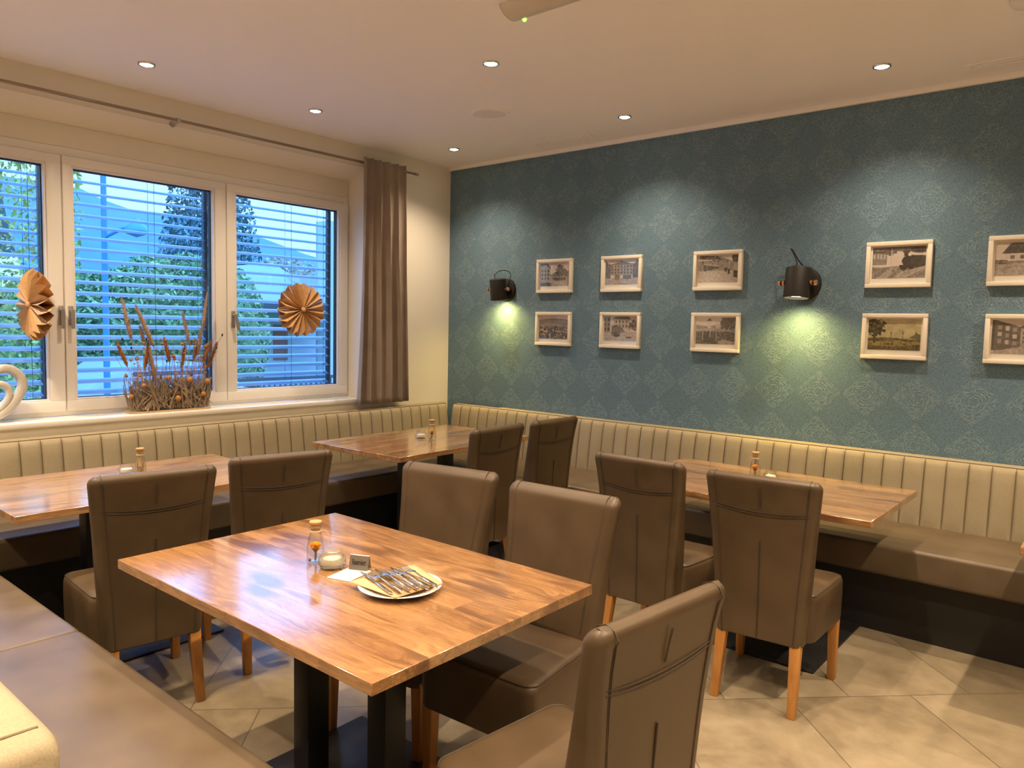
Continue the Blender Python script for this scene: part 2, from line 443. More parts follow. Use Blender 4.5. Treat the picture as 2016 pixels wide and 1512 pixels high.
for i,((a,b_),(sa,sb)) in enumerate(zip(GLASS,SASH)):
    m=MB(); x0,x1=-.06,.018
    z0,z1=zb+.03,2.517
    fb(m,sa,sb,z0,GZ0-.012,x0,x1); fb(m,sa,sb,GZ1+.012,z1,x0,x1); fb(m,sa,a-.012,GZ0-.014,GZ1+.014,x0,x1); fb(m,b_+.012,sb,GZ0-.014,GZ1+.014,x0,x1)
    # glazing beads, bevelled towards the glass
    for (p,q,r_,s_) in ((a-.014,b_+.014,GZ0-.014,GZ0),(a-.014,b_+.014,GZ1,GZ1+.014),(a-.014,a,GZ0,GZ1),(b_,b_+.014,GZ0,GZ1)):
        fb(m,p,q,r_,s_,-.05,.008,.003)
    for (p,q,r_,s_) in ((a-.003,b_+.003,GZ0-.003,GZ0+.004),(a-.003,b_+.003,GZ1-.007,GZ1+.003),(a-.003,a+.003,GZ0,GZ1),(b_-.006,b_+.003,GZ0,GZ1)):
        fb(m,p,q,r_,s_,-.052,-.02,0,1)
    sash=m.build('sash',[M['upvc'],M['gasket']],win)
    fb2=MB(); fb2.box((-.034,a-.01,GZ0-.01-.95),(-.028,b_+.01,GZ1+.01-.95)); fb2.build('pane',M['pane'],sash)
    # handle
    hy={0:(a+b_)/2+.53,1:1.775,2:2.842}[i]; hz=1.56
    h=MB(); h.box((.018,hy-.014,hz-.06-.95),(.026,hy+.014,hz+.06-.95),.003)
    h.lathe([(.009,.024),(.009,.052)],10,(0,hy,hz+.03-.95),0,'x')
    tilt=.22 if i==2 else 0.0
    L=.115; p0=Vector((.055,hy,hz+.036-.95)); d=Vector((0,math.sin(tilt),-math.cos(tilt)))
    t=Vector((0,d.z,-d.y))
    rr=[]
    for q in (0,L):
        c=p0+d*q; rr.append([c+Vector((-.006,0,0))-t*.009,c+Vector((.006,0,0))-t*.009,c+Vector((.006,0,0))+t*.009,c+Vector((-.006,0,0))+t*.009])
    h.loft(rr,smooth=False)
    h.build('window_handle',M['darksteel'],sash,fix=True)

# ------------------------------------------------------------------ exterior venetian blinds
def blind(a,b_,label):
    t=thing('venetian_blind',label,'blind',(NX-.19,(a+b_)/2,.9),0,'outside blinds behind the window')
    hw=(b_-a)/2+.03; m=MB(); n=0; z=.17
    while z<1.60:
        prof=[]
        for q in range(9):
            s=q/8-.5; xx=s*.066; zz=-math.tan(R(25))*xx+.007*(1-4*s*s)
            if q==0: zz-=.004
            if q==8: zz+=.004
            prof.append((xx,zz))
        top=[(p[0],p[1]) for p in prof]; bot=[(p[0],p[1]-.0015) for p in reversed(prof)]
        ring=top+bot
        m.loft([[(p,-hw,q_+z) for p,q_ in ring],[(p,hw,q_+z) for p,q_ in ring]])
        z+=.0705; n+=1
    m.build('slat',M['slat'],t,fix=True)
    for yy in (-hw*.86,hw*.12+.05,hw*.86):
        for dx in (-.036,.036):
            MB().tube([(dx,yy+dx*.15,.12),(dx,yy+dx*.15,1.62)],.0014,5).build('ladder_cord',M['cord'],t)
    MB().box((-.035,-hw,.095),(.035,hw,.125),.004).build('bottom_rail',M['slat'],t)
    MB().box((-.04,-hw-.01,1.62),(.04,hw+.01,1.68),.004).build('head_rail',M['slat'],t)
    for s in (-1,1): MB().box((-.02,s*(hw+.012)-.012,.06),(.02,s*(hw+.012)+.012,1.64),.002).build('guide_rail',M['gasket'],t)
blind(*GLASS[0],'outside slatted blind behind the window pane at the left frame edge')
blind(*GLASS[1],'outside slatted blind behind the pane with the dried flowers')
blind(*GLASS[2],'outside slatted blind behind the pane nearest the curtain')

# ================================================================== downlights, speaker, vents, emergency light
dl=None
DL_LAB=['round chrome ceiling downlight nearest the left picture edge','chrome ceiling downlight in the middle of the row along the windows',
 'chrome ceiling downlight in the far room corner above the curtain','chrome ceiling downlight between emergency light and round speaker',
 'chrome ceiling downlight by the blue wall between two slotted vents','chrome ceiling downlight by the blue wall above the steam engine picture',
 'chrome ceiling downlight cut off by the top edge left of the emergency light','chrome ceiling downlight cut off by the top edge right of the emergency light']
for i,(x,y) in enumerate(LAMP_XY):
    t=thing('downlight',DL_LAB[i],'lamp',(x,y,CEIL),0,'recessed ceiling downlights')
    MB().lathe([(.034,-.001),(.034,-.004),(.037,-.009),(.044,-.008),(.047,-.003),(.047,.0)],32,mi=0,cap0=False,cap1=False).build('trim_ring',M['chrome'],t)
    MB().lathe([(.0005,-.0125),(.022,-.0105),(.031,-.0065),(.0335,-.003)],24,cap0=True,cap1=True).build('bulb',M['glow'],t)
    spot('bulb_light',(0,0,-.018),SPOT_W*.98,WARM,122,1.0,t)
t=thing('ceiling_speaker','round flush white speaker in the ceiling left of the slotted vent','speaker',(-3.42,3.762,CEIL))
MB().lathe([(.106,-.004),(.110,-.009),(.122,-.007),(.126,0)],40,cap0=False,cap1=False).build('rim',M['trim'],t)
MB().lathe([(.0005,-.007),(.06,-.0068),(.107,-.005)],40,cap1=False).build('grille',M['grille'],t)
def vent(label,x0,x1,y):
    t=thing('slot_vent',label,'vent',((x0+x1)/2,y,CEIL),0,'slotted air vents by the blue wall'); h=(x1-x0)/2
    m=MB(); m.box((-h-.03,-.05,-.006),(h+.03,-.03,0),.002); m.box((-h-.03,.03,-.006),(h+.03,.05,0),.002)
    m.box((-h-.03,-.03,-.006),(-h,.03,0),.002); m.box((h,-.03,-.006),(h+.03,.03,0),.002); m.box((-h,-.006,-.006),(h,.006,0),.002)
    m.build('vent_frame',M['ceiling'],t)
    MB().box((-h,-.03,-.0012),(h,.03,-.0002)).build('slot',M['grille'],t)
vent('slotted ceiling vent beside the round speaker',-3.69,-3.22,4.60)
vent('slotted ceiling vent at the right picture edge',-.80,-.33,4.60)
t=thing('emergency_light','ribbed aluminium emergency light on the ceiling with a green lamp','lamp',(-1.95,2.60,CEIL))
prof=[(.075,0),(.074,-.012),(.062,-.026),(.040,-.040),(.012,-.048),(-.02,-.046),(-.05,-.034),(-.070,-.018),(-.075,0)]
MB().loft([[(-.30,p,q) for p,q in prof],[(.30,p,q) for p,q in prof]],smooth=False).build('housing',M['alu'],t,fix=True)
for s in (-1,1):
    MB().loft([[(s*.302,p*1.04,q*1.05) for p,q in prof],[(s*.310,p*1.04,q*1.05) for p,q in prof]],smooth=False).build('end_cap',M['trim'],t,fix=True)
MB().ball((-.265,.052,-.038),.010,8).build('indicator_lamp',M['led'],t)
t=thing('smoke_detector','round grey ceiling detector cut off by the top right corner','detector',(-.47,3.80,CEIL))
MB().lathe([(.075,0),(.075,-.018),(.062,-.034),(.03,-.044),(.0005,-.045)],32,cap0=False).build('detector_body',M['grille'],t)
MB().lathe([(.083,0),(.083,-.008),(.074,-.010)],32,cap0=False,cap1=False).build('base_ring',M['trim'],t)

# ================================================================== benches
PITCH=.1062
def panel(length,n,zlo=.470,zhi=.862,off=0.0):
    """channelled backrest; local: x along, +y into the room from y=0 (back) ; ridge ~ .14 proud"""
    m=MB(); nu=10; prof=[]
    # (y, z, bulge)
    pz=[(.190,zlo,.1),(.192,.50,.8),(.186,.56,1),(.174,.66,1),(.160,.76,1),(.148,.825,.9),(.136,.848,.55),(.118,.858,.0),(.060,zhi,.0)]
    cols=[]
    for i in range(n):
        for j in range(nu+(1 if i==n-1 else 0)):
            cols.append(((i+j/nu)*length/n, j/nu))
    V=[]; 
    for (x,u) in cols:
        b_=(max(0,1-(2*u-1)**4))**.5
        for (y,z,k) in pz: V.append((x,y-.014*k*(1-b_),z-(0 if k>.5 else .0)))
    nv=len(pz); F=[(i*nv+j,i*nv+j+1,(i+1)*nv+j+1,(i+1)*nv+j) for i in range(len(cols)-1) for j in range(nv-1)]
    m.add(V,F)
    for xe in (0,length):
        k=0 if xe==0 else (len(cols)-1)*nv
        m.add([V[k+j] for j in range(nv)]+[(xe,.05,zhi),(xe,.05,zlo)],[tuple(range(nv+2))],0,False)
    for i in range(1,n):
        x=i*length/n
        m.tube([(x,pz[q][0]-.0105*pz[q][2],pz[q][1]) for q in range(len(pz)-1)],.0022,5,1)
    m.tube([(0,.116,.8605),(length,.116,.8605)],.0026,6,1)
    return m
def bench(name,label,L,sections,loc,rz,seat_sections,depth=.75,back=True,x0=0):
    t=thing(name,label,'bench',loc,rz)
    # local: wall plane at y=0, +y into room, x along
    MB().box((x0,.045,0),(L,depth-.10,.32)).build('plinth',M['plinth'],t)
    MB().box((x0,.004,.32),(L,.075,.8625),.012).build('backrest_core',M['cream'],t)
    for (a,b_) in sections:
        o=panel(b_-a-.004,max(1,round((b_-a)/PITCH))).build('backrest_panel',[M['cream'],M['creamseam']],t,fix=True); o.location=(a+.002,0,0)
    for (a,b_) in seat_sections:
        prof=rrect(.60,.16,.022,4)
        m=MB(); cy,cz=depth-.30,.405
        ring=[(p+cy,q+cz+(.004*math.cos(p*4) if q>0 else 0)) for p,q in prof]
        rs=[]
        for xx,k in ((a+.001,.965),(a+.006,.99),(a+.02,1),(b_-.02,1),(b_-.006,.99),(b_-.001,.965)):
            rs.append([(xx,cy+(p-cy)*k,cz+(q-cz)*k) for p,q in ring])
        m.loft(rs).build('seat_cushion',M['seat'],t,fix=True)
    return t
# along the blue wall: local x -> -world x (rz=180), local +y -> -world y
def bl(x): return -x      # world x -> local x
bench('banquette','beige channel-tufted bench along the blue wallpapered wall',bl(-4.20),
 [(bl(b_),bl(a)) for a,b_ in ((-4.66,-2.755),(-2.755,-1.465),(-1.465,-.17),(-.17,1.1))],(0,WY,0),PI,
 [(bl(b_),bl(a)) for a,b_ in ((-4.085,-2.10),(-2.10,.30),(.30,1.1))],x0=-1.1)
# along window wall: local x -> -y ... rz=-90: local x->-y, local y->+x
bench('banquette','beige channel-tufted bench along the window wall',.4-.0,
 [(-b_,-a) for a,b_ in ((2.559,4.70),(.43,2.559),(-.3,.43))],(WX,0,0),-PI/2,
 [(-b_,-a) for a,b_ in ((2.30,4.655),(.98,2.30),(-.3,.98))],x0=-4.76)
# free-standing bench in the foreground (back to the camera)
t=thing('banquette','brown leather bench seat with cream back end in the lower left corner','bench',(0,.446,0))
MB().box((-4.08,-.10,0),(-1.22,.42,.32)).build('plinth',M['plinth'],t)
for a,b_ in ((-4.06,-2.735),(-2.735,-1.15)):
    prof=rrect(.56,.16,.022,4); cy,cz=.248,.405; rs=[]
    for xx,k in ((a+.001,.965),(a+.006,.99),(a+.02,1),(b_-.02,1),(b_-.006,.99),(b_-.001,.965)):
        rs.append([(xx,cy+p*k,cz+q*k) for p,q in prof])
    MB().loft(rs).build('seat_cushion',M['seat'],t,fix=True)
m=MB(); ring=rrect(.17,.86,.028,5)   # backrest slab, y x z
rs=[]
for xx,k in ((-4.06,.985),(-4.05,1),(-1.43,1),(-1.40,.999),(-1.376,.992),(-1.356,.970),(-1.342,.93),(-1.336,.86)):
    rs.append([(xx,-.085+p*(k if k<.98 else 1),.43+q*(.5+.5*k)) for p,q in ring])
m.loft(rs)
m.tube([(-1.392,-.145,.8585),(-1.392,-.085,.8595),(-1.392,-.022,.8585)],.0035,6,1)
m.build('backrest',[M['cream'],M['creamseam']],t,fix=True)

# ================================================================== tables
def table(label,c,rz,L,Wd,plate,pc=(0,0)):
    t=thing('pedestal_table',label,'table',(c[0],c[1],0),rz,'wooden pedestal tables')
    m=MB(); m.box((-L/2,-Wd/2,.7182),(L/2,Wd/2,.75),.002,0,1); m.build('tabletop',M['table'],t)
    for s in (-1,1):
        MB().loft([[(s*(L/2-.17)-.03,-Wd/2+.05,.718),(s*(L/2-.17)+.03,-Wd/2+.05,.718),(s*(L/2-.17)+.03,Wd/2-.05,.718),(s*(L/2-.17)-.03,Wd/2-.05,.718)],
                   [(s*(L/2-.17)-.03,-Wd/2+.11,.692),(s*(L/2-.17)+.03,-Wd/2+.11,.692),(s*(L/2-.17)+.03,Wd/2-.11,.692),(s*(L/2-.17)-.03,Wd/2-.11,.692)]],smooth=False).build('batten',M['batten'],t,fix=True)
        MB().box((s*.195-.0425,-.0425,.012),(s*.195+.0425,.0425,.7085),.003).build('post',M['black'],t)
    MB().box((-.32,-.05,.7085),(.32,.05,.718)).build('top_plate',M['black'],t)
    MB().box((pc[0]-plate[0],pc[1]-plate[1],0),(pc[0]+plate[0],pc[1]+plate[1],.012),.003).build('base_plate',M['black'],t)
    return t
table('square wooden table in the foreground holding the plate of cutlery',(-1.93,1.481),R(.6),1.30,.885,(.34,.34))
table('wooden table under the window beside two chairs, cut by the left edge',(-3.842,1.62),R(90),1.28,.85,(.26,.40))
table('wooden table standing in the far corner of the benches',(-3.852,3.635),R(92),1.32,.86,(.34,.40))
table('wooden table by the blue wall below the wall lamp with lit opening',(-1.528,3.853),R(.5),1.322,.872,(.45,.42))
table('wooden table of which one corner shows at the right picture edge',(.325,3.86),0,1.312,.86,(.34,.40))

# ================================================================== chairs
ZT=.955
zs=[.28,.485,.60,.72,.85,.92,ZT]
def c_rear(z): return interp(z,zs,[-.212,-.218,-.222,-.228,-.240,-.254,-.268])
def c_front(z): return interp(z,zs,[-.10,-.108,-.125,-.152,-.182,-.194,-.200])
def c_half(z): return interp(z,zs,[.180,.192,.202,.212,.226,.233,.2375])
def back_pt(x,z,side,out=0):
    """point on rear (-1) or front (+1) face; x relative -1..1"""
    y=(c_rear(z)-out) if side<0 else (c_front(z)+out)
    return (x*c_half(z),y,z+.014*max(0,(z-.75)/.2)*x*x)
def make_chair(label,loc,rz):
    t=thing('upholstered_chair',label,'chair',loc,rz,'brown leather dining chairs')
    m=MB(); rings=[]
    levels=[.28,.285,.34,.42,.485,.55,.62,.69,.76,.82,.87,.90,.92]
    levels=[(z,0) for z in levels]
    rtop=.034
    for k in range(1,9):
        a=R(90*k/8); levels.append((.92+(ZT-.92+.002)*math.sin(a),rtop*(1-math.cos(a))))
    for i,(z,ins) in enumerate(levels):
        zz=min(z,ZT); th=c_front(zz)-c_rear(zz); cy=(c_front(zz)+c_rear(zz))/2; hw=c_half(zz)
        b_=.006 if i==0 else 0
        ins_y=min(ins,th/2-.002)
        w_=2*hw-2*min(ins,.02)-2*b_; h_=th-2*ins_y-2*b_
        r_=min(.026,h_/2*.98)
        pts=rrect(w_,h_,r_,5)
        rings.append([(p,cy+q-.010*(1-(p/hw)**2)*max(0,(zz-.6)/.35)*.6,z+.014*max(0,(z-.75)/.2)*(p/hw)**2) for p,q in pts])
    m.loft(rings)
    # seams
    def strip(pts,r=.0016,mi=1): m.tube(pts,r,5,mi)
    bow=lambda x,z:-.006*(1-x*x)*max(0,(min(z,ZT)-.6)/.35)
    def P(x,z,s,o=.0002):
        p=back_pt(x,z,s,o); return (p[0],p[1]+bow(x,z),p[2])
    for zz in (.822,.832): strip([P(-.86+1.72*i/10,zz-.012*(1-((i-5)/5)**2),-1) for i in range(11)],.0013)
    for s in (-1,1):
        for d in (0,.022): strip([P(s*(.80+d),.28+.64*i/12,-1) for i in range(13)],.0011)
        for d in (0,.026): strip([P(s*(.80+d),.50+.42*i/10,1) for i in range(11)],.0011)
        strip([P(s*.81,.92,1)]+[(s*.81*c_half(.95),c_front(.95)-.034+.034*math.cos(R(a)),.925+.0375*math.sin(R(a))+.014*.9*.65) for a in (20,50,90,130,160)]+[P(s*.81,.92,-1)],.0014)
    for d in (-.012,.012):
        strip([P(d,.84,-1),P(d,.88,-1),P(d,.92,-1)],.0011)
        strip([P(d,.50+.42*i/8,1) for i in range(9)],.0009)
    strip([P(0,.285,-1,.0015)]+[P(0,.30+.40*i/8,-1,.0012) for i in range(9)],.0030,2)
    m.build('backrest',[M['leather'],M['stitch'],M['thread']],t,fix=True)
    # seat
    m=MB(); rings=[]
    def ring(z,ins,r_):
        y0,y1=-.135+ins*.3,.275-ins
        pts=rrect(2,2,.2,5); out=[]
        for p,q in pts:
            y=(y0+y1)/2+q*(y1-y0)/2; hx=interp(y,[-.135,.275],[.205,.237])-ins
            out.append((p*hx,y,z+(.010*(1-p*p)*(1-q*q) if z>.47 else 0)))
        return out
    for z,ins in ((.280,.008),(.283,.002),(.30,0),(.40,-.001),(.452,0),(.466,.003),(.476,.009),(.483,.019),(.4855,.034),(.487,.07),(.488,.12)): rings.append(ring(z,ins,.02))
    m.loft(rings)
    e_=[(p,q,z+.0012) for p,q,z in ring(.4745,.0065,.02)]
    m.tube(e_+[e_[0]],.0026,5,1)
    m.build('seat',[M['leather'],M['stitch']],t,fix=True)
    for sx_,sy,tx,ty in ((.160,-.232,.152,-.182),(-.160,-.232,-.152,-.182),(.208,.240,.206,.238),(-.208,.240,-.206,.238)):
        b0,b1=.0165,.0225; m=MB()
        m.loft([[(sx_+p*k,sy+q*k,z) for p,q in rrect(2*b0,2*b0,.004,2)] for z,k in ((0,.85),(.006,1))]+
               [[(tx+p,ty+q,.30) for p,q in rrect(2*b1,2*b1,.004,2)]])
        m.build('leg',M['leg'],t,fix=True)
    return t
CH=[((-1.748,3.204),0.0,'brown leather chair facing the blue wall table, the one nearer the corner'),
 ((-1.186,3.195),5.0,'brown leather chair facing the blue wall table with all four legs in view'),
 ((-2.134,1.960),190.2,'brown leather chair across the foreground table, behind the cutlery plate'),
 ((-1.577,1.955),183.5,'brown leather chair across the foreground table with its seat showing under the tabletop'),
 ((-3.112,3.287),91.8,'brown leather chair at the corner table, the nearer of its two'),
 ((-3.118,3.852),90.0,'brown leather chair at the corner table, the one nearer the blue wall'),
 ((-3.122,1.338),81.5,'brown leather chair at the window table standing beside the bench seat'),
 ((-3.133,1.924),77.0,'brown leather chair at the window table, the farther of its two'),
 ((-.992,1.440),84.0,'brown leather chair closest to the camera at the table end')]
base=make_chair(CH[0][2],(*CH[0][0],0),R(CH[0][1]))
for (p,a,l) in CH[1:]: dup(base,l,(*p,0),R(a))

# ================================================================== pictures
def NZ(h,w,cells,rs,seed):
    r_=np.random.RandomState(seed); out=np.zeros((h,w)); amp=1;tot=0
    for k in range(rs):
        g=r_.rand(cells*2**k+2,int(cells*2**k*1.4)+2); yy=np.linspace(0,g.shape[0]-1.001,h); xx=np.linspace(0,g.shape[1]-1.001,w)
        yi=yy.astype(int); xi=xx.astype(int); fy=(yy-yi)[:,None]; fx=(xx-xi)[None]
        v=(g[yi][:,xi]*(1-fy)*(1-fx)+g[yi+1][:,xi]*fy*(1-fx)+g[yi][:,xi+1]*(1-fy)*fx+g[yi+1][:,xi+1]*fy*fx)
        out+=v*amp; tot+=amp; amp*=.6
    return out/tot
PW,PH=104,76
class Pic:
    def __init__(s,seed,sky=.75):
        s.r=np.random.RandomState(seed); s.g=np.ones((PH,PW))*sky
        s.Y,s.X=np.mgrid[0:PH,0:PW]; s.X=(s.X+.5)/PW; s.Y=(s.Y+.5)/PH; s.n=NZ(PH,PW,5,4,seed); s.fn=NZ(PH,PW,22,2,seed+1)
    def put(s,mask,v,tex=0.0): s.g=np.where(mask,np.clip(v+.7*tex*(s.fn-.5),0,1),s.g)
    def rect(s,x0,y0,x1,y1,v,t=0): s.put((s.X>x0)&(s.X<x1)&(s.Y>y0)&(s.Y<y1),v,t)
    def ell(s,x,y,a,b,v,t=0,rag=.0): s.put(((s.X-x)/a)**2+((s.Y-y)/b)**2+rag*(s.fn-.5)*4<1,v,t)
    def poly(s,pts,v,t=0):
        ins=np.zeros_like(s.X,bool); n=len(pts)
        for i in range(n):
            x0,y0=pts[i]; x1,y1=pts[(i+1)%n]
            if y0==y1: continue
            c=((y0>s.Y)!=(y1>s.Y))&(s.X<(x1-x0)*(s.Y-y0)/(y1-y0)+x0); ins^=c
        s.put(ins,v,t)
    def below(s,f,v,t=0): s.put(s.Y>f(s.X),v,t)
    def wins(s,x0,y0,x1,y1,nx,ny,v=.2):
        for i in range(nx):
            for j in range(ny):
                w_=(x1-x0)/nx; h_=(y1-y0)/ny; s.rect(x0+w_*(i+.28),y0+h_*(j+.2),x0+w_*(i+.72),y0+h_*(j+.8),v)
    def done(s,tint=(1.0,.90,.82),lift=.03):
        g=np.clip(s.g+.04+(s.fn-.5)*.08+(s.n-.5)*.10,0,1)**1.75
        rgb=np.stack([g*c*.78+lift*c for c in tint],-1)
        return rgb
def scene_pic(k):
    p=Pic(40+k,.82)
    if k==0:   # mill house, big tree, pond
        p.below(lambda x:.48+.03*np.sin(9*x),.45,.4); p.ell(.70,.34,.17,.26,.30,.8,.5); p.ell(.88,.44,.12,.12,.35,.6,.5)
        p.below(lambda x:.60+0*x,.55,.3); p.ell(.68,.68,.22,.07,.28,.5,.3); p.below(lambda x:.80-.10*np.abs(x-.8),.62,.5)
        p.poly([(0,.06),(.22,.02),(.36,.20),(.36,.80),(0,.90)],.60,.3); p.poly([(0,.0),(.23,.0),(.38,.22),(.34,.22),(.21,.06),(0,.12)],.25,.2)
        p.wins(.02,.25,.34,.75,3,3); p.rect(0,.84,.4,1,.28,.6)
    elif k==1: # town in a valley
        p.below(lambda x:.22-.10*np.sin(2.2*x+.4),.42,.2); p.below(lambda x:.38-.06*np.sin(4*x),.52,.2); p.below(lambda x:.46+.02*np.sin(20*x),.30,.9)
        for i in range(34):
            x=p.r.rand(); y=.50+.42*p.r.rand(); w_=.03+.03*p.r.rand()
            p.rect(x,y,x+w_,y+w_*1.1,.55+.3*p.r.rand(),.2); p.poly([(x-.008,y),(x+w_/2,y-w_*.8),(x+w_+.008,y)],.22)
        p.rect(.12,.36,.15,.56,.6); p.poly([(.11,.36),(.135,.22),(.16,.36)],.2)
    elif k==2: # courtyard between buildings
        p.rect(.15,.16,.85,.62,.55,.4); p.wins(.17,.2,.83,.58,7,3,.25); p.poly([(.12,.2),(.5,.05),(.88,.2)],.35,.3)
        p.poly([(0,0),(.16,.2),(.16,.9),(0,1)],.35,.4); p.poly([(1,0),(.84,.2),(.84,.9),(1,1)],.30,.4)
        p.below(lambda x:.72+0*x,.62,.4); p.rect(.3,.58,.45,.8,.4,.3); p.rect(.55,.62,.8,.78,.35,.4)
    elif k==3: # village street with a parked car
        p.rect(.30,.08,.78,.5,.72,.2); p.poly([(.27,.1),(.36,0),(.76,0),(.82,.1)],.35); p.wins(.33,.14,.75,.46,4,2,.3)
        p.rect(0,0,.20,.9,.5,.3); p.wins(0,.05,.2,.8,2,4,.22); p.ell(.9,.35,.14,.2,.35,.8,.5)
        p.below(lambda x:.58+.12*np.abs(x-.6),.70,.3); p.poly([(.24,.36),(.5,.36),(.66,.62),(.24,.78)],.42,.5)
        p.ell(.40,.76,.11,.07,.22); p.rect(.31,.68,.49,.76,.3); p.ell(.77,.84,.09,.03,.25)
    elif k==4: # crowd along a road
        p.below(lambda x:.30-.22*np.sin(3*x+.2),.45,.5); p.ell(.25,.12,.28,.16,.35,.9,.7); p.ell(.95,.1,.1,.2,.2,.5)
        p.below(lambda x:.56+0*x,.66,.3)
        for i in range(26):
            x=.02+.5*p.r.rand()**.8; s_=.5*(1-x/.75); y=.30+.18*x
            p.rect(x,y+.03,x+.05*s_+.02,y+.62*s_,.12+.15*p.r.rand()); p.ell(x+.025*s_+.01,y,.014+.012*s_,.022+.018*s_,.62)
        for x,s_ in ((.92,.42),(.78,.3),(.98,.44),(.70,.2)):
            p.rect(x-.03,.36,x+.03,.36+s_*.55,.55); p.rect(x-.028,.36+s_*.5,x+.028,.4+s_,.12); p.ell(x,.31,.022,.035,.6)
        p.rect(0,.16,.36,.20,.75)
    elif k==5: # river, bridge and tower
        p.below(lambda x:.28+.05*np.sin(6*x),.48,.5); p.ell(.86,.2,.22,.24,.20,.7,.4)
        p.rect(.30,.12,.39,.42,.78,.1); p.poly([(.28,.13),(.345,.03),(.41,.13)],.25); p.rect(.5,.22,.62,.42,.7)
        p.below(lambda x:.52+0*x,.22,.6); p.poly([(0,.44),(.62,.38),(.62,.44),(0,.54)],.62,.2)
        for x in (.17,.36,.52): p.rect(x,.48,x+.02,.85,.6)
        p.poly([(.2,.7),(.3,1),(.55,1),(.45,.75)],.16,.3); p.poly([(.55,.9),(.7,.8),(1,.9),(1,1),(.6,1)],.55,.4)
    elif k==6: # steam locomotive at a station
        p.poly([(.0,.0),(1,0),(1,.12),(.62,.16),(0,.1)],.35,.4); p.rect(0,.12,.28,.56,.45,.3); p.wins(.01,.18,.27,.42,4,1,.75); p.poly([(0,.1),(.30,.16),(.28,.2),(0,.18)],.2)
        p.ell(.33,.18,.12,.10,.30,.5,.4); p.rect(.36,.05,.375,.62,.75)
        p.below(lambda x:.62+.02*np.sin(8*x),.45,.6); p.ell(.72,.46,.16,.19,.13); p.poly([(.72,.28),(1,.30),(1,.70),(.72,.66)],.16,.2); p.rect(.60,.14,.68,.30,.15)
        p.ell(.64,.17,.07,.05,.18); p.ell(.70,.26,.03,.05,.85); p.rect(.52,.58,.78,.68,.12); p.ell(.6,.7,.05,.05,.08); p.ell(.75,.71,.05,.05,.08)
        p.poly([(.36,.66),(.42,.66),(.30,1),(.08,1)],.62,.3); p.poly([(.55,.80),(1,.62),(1,.70),(.62,1),(.4,1)],.60,.4)
        p.ell(.9,.12,.2,.1,.2,.3)
    elif k==7: # meadow landscape, tree at left
        p.g=.55+.35*p.n; p.below(lambda x:.62-.03*np.sin(5*x),.30,.5); p.poly([(.78,.6),(.92,.45),(1,.5),(1,.66)],.35)
        for x in (.44,.66,.9): p.rect(x,.46,x+.014,.64,.25); p.poly([(x-.01,.47),(x+.007,.38),(x+.024,.47)],.22)
        p.below(lambda x:.70+.02*np.sin(9*x),.50,.5); p.below(lambda x:.84+.04*np.sin(4*x),.28,.6)
        p.ell(.13,.26,.19,.28,.20,.8,.7); p.rect(.11,.4,.15,.78,.22)
        for x in (.4,.47,.7): p.ell(x,.8,.02,.03,.12)
        g=p.done((1,1,1)); gg=g[...,0]
        return np.stack([gg*.95,gg*.86*(1-.1*(p.Y>.66)),gg*np.where(p.Y>.66,.32,.50)],-1)
    elif k==8: # farmhouse with a steep roof
        p.below(lambda x:.52+0*x,.45,.4); p.poly([(.10,.36),(.24,.06),(1,.02),(1,.34)],.24,.3); p.poly([(.5,.34),(.55,.05),(.7,.04),(.68,.34)],.45,.2)
        p.poly([(.12,.36),(1,.33),(1,.56),(.16,.56)],.80,.15); p.wins(.2,.38,.95,.54,5,1,.35)
        p.rect(0,.54,.2,.72,.32,.6); p.below(lambda x:.66-.04*x,.60,.5); p.ell(.68,.05,.02,.05,.7)
    else:      # street of tall facades
        p.poly([(.05,.0),(.46,.2),(.46,.78),(.05,.92)],.33,.3)
        for i in range(3):
            for j in range(3): p.rect(.10+i*.12,.16+j*.2+i*.03,.16+i*.12,.28+j*.2+i*.03,.75 if (i+j)%2 else .55)
        p.poly([(.46,.22),(.78,.30),(.78,.70),(.46,.78)],.60,.3); p.wins(.47,.32,.77,.7,4,3,.3); p.poly([(.44,.2),(.55,.1),(.8,.3),(.46,.24)],.25)
        p.poly([(.78,.3),(1,.38),(1,.64),(.78,.7)],.5,.3); p.poly([(0,.95),(.46,.78),(1,.64),(1,1),(0,1)],.62,.35); p.rect(0,0,.05,.9,.25)
    return p.done()
PIC=[(-3.662,1,0,'mill house and pond'),(-3.662,0,1,'hillside town'),(-3.038,1,2,'courtyard'),(-3.036,0,3,'village street and car'),
 (-2.275,1,4,'crowd along a road'),(-2.275,0,5,'bridge and tower'),(-1.152,1,6,'steam engine'),(-1.154,0,7,'green meadow'),(-.53,1,8,'steep-roofed farmhouse'),(-.522,0,9,'street of facades')]
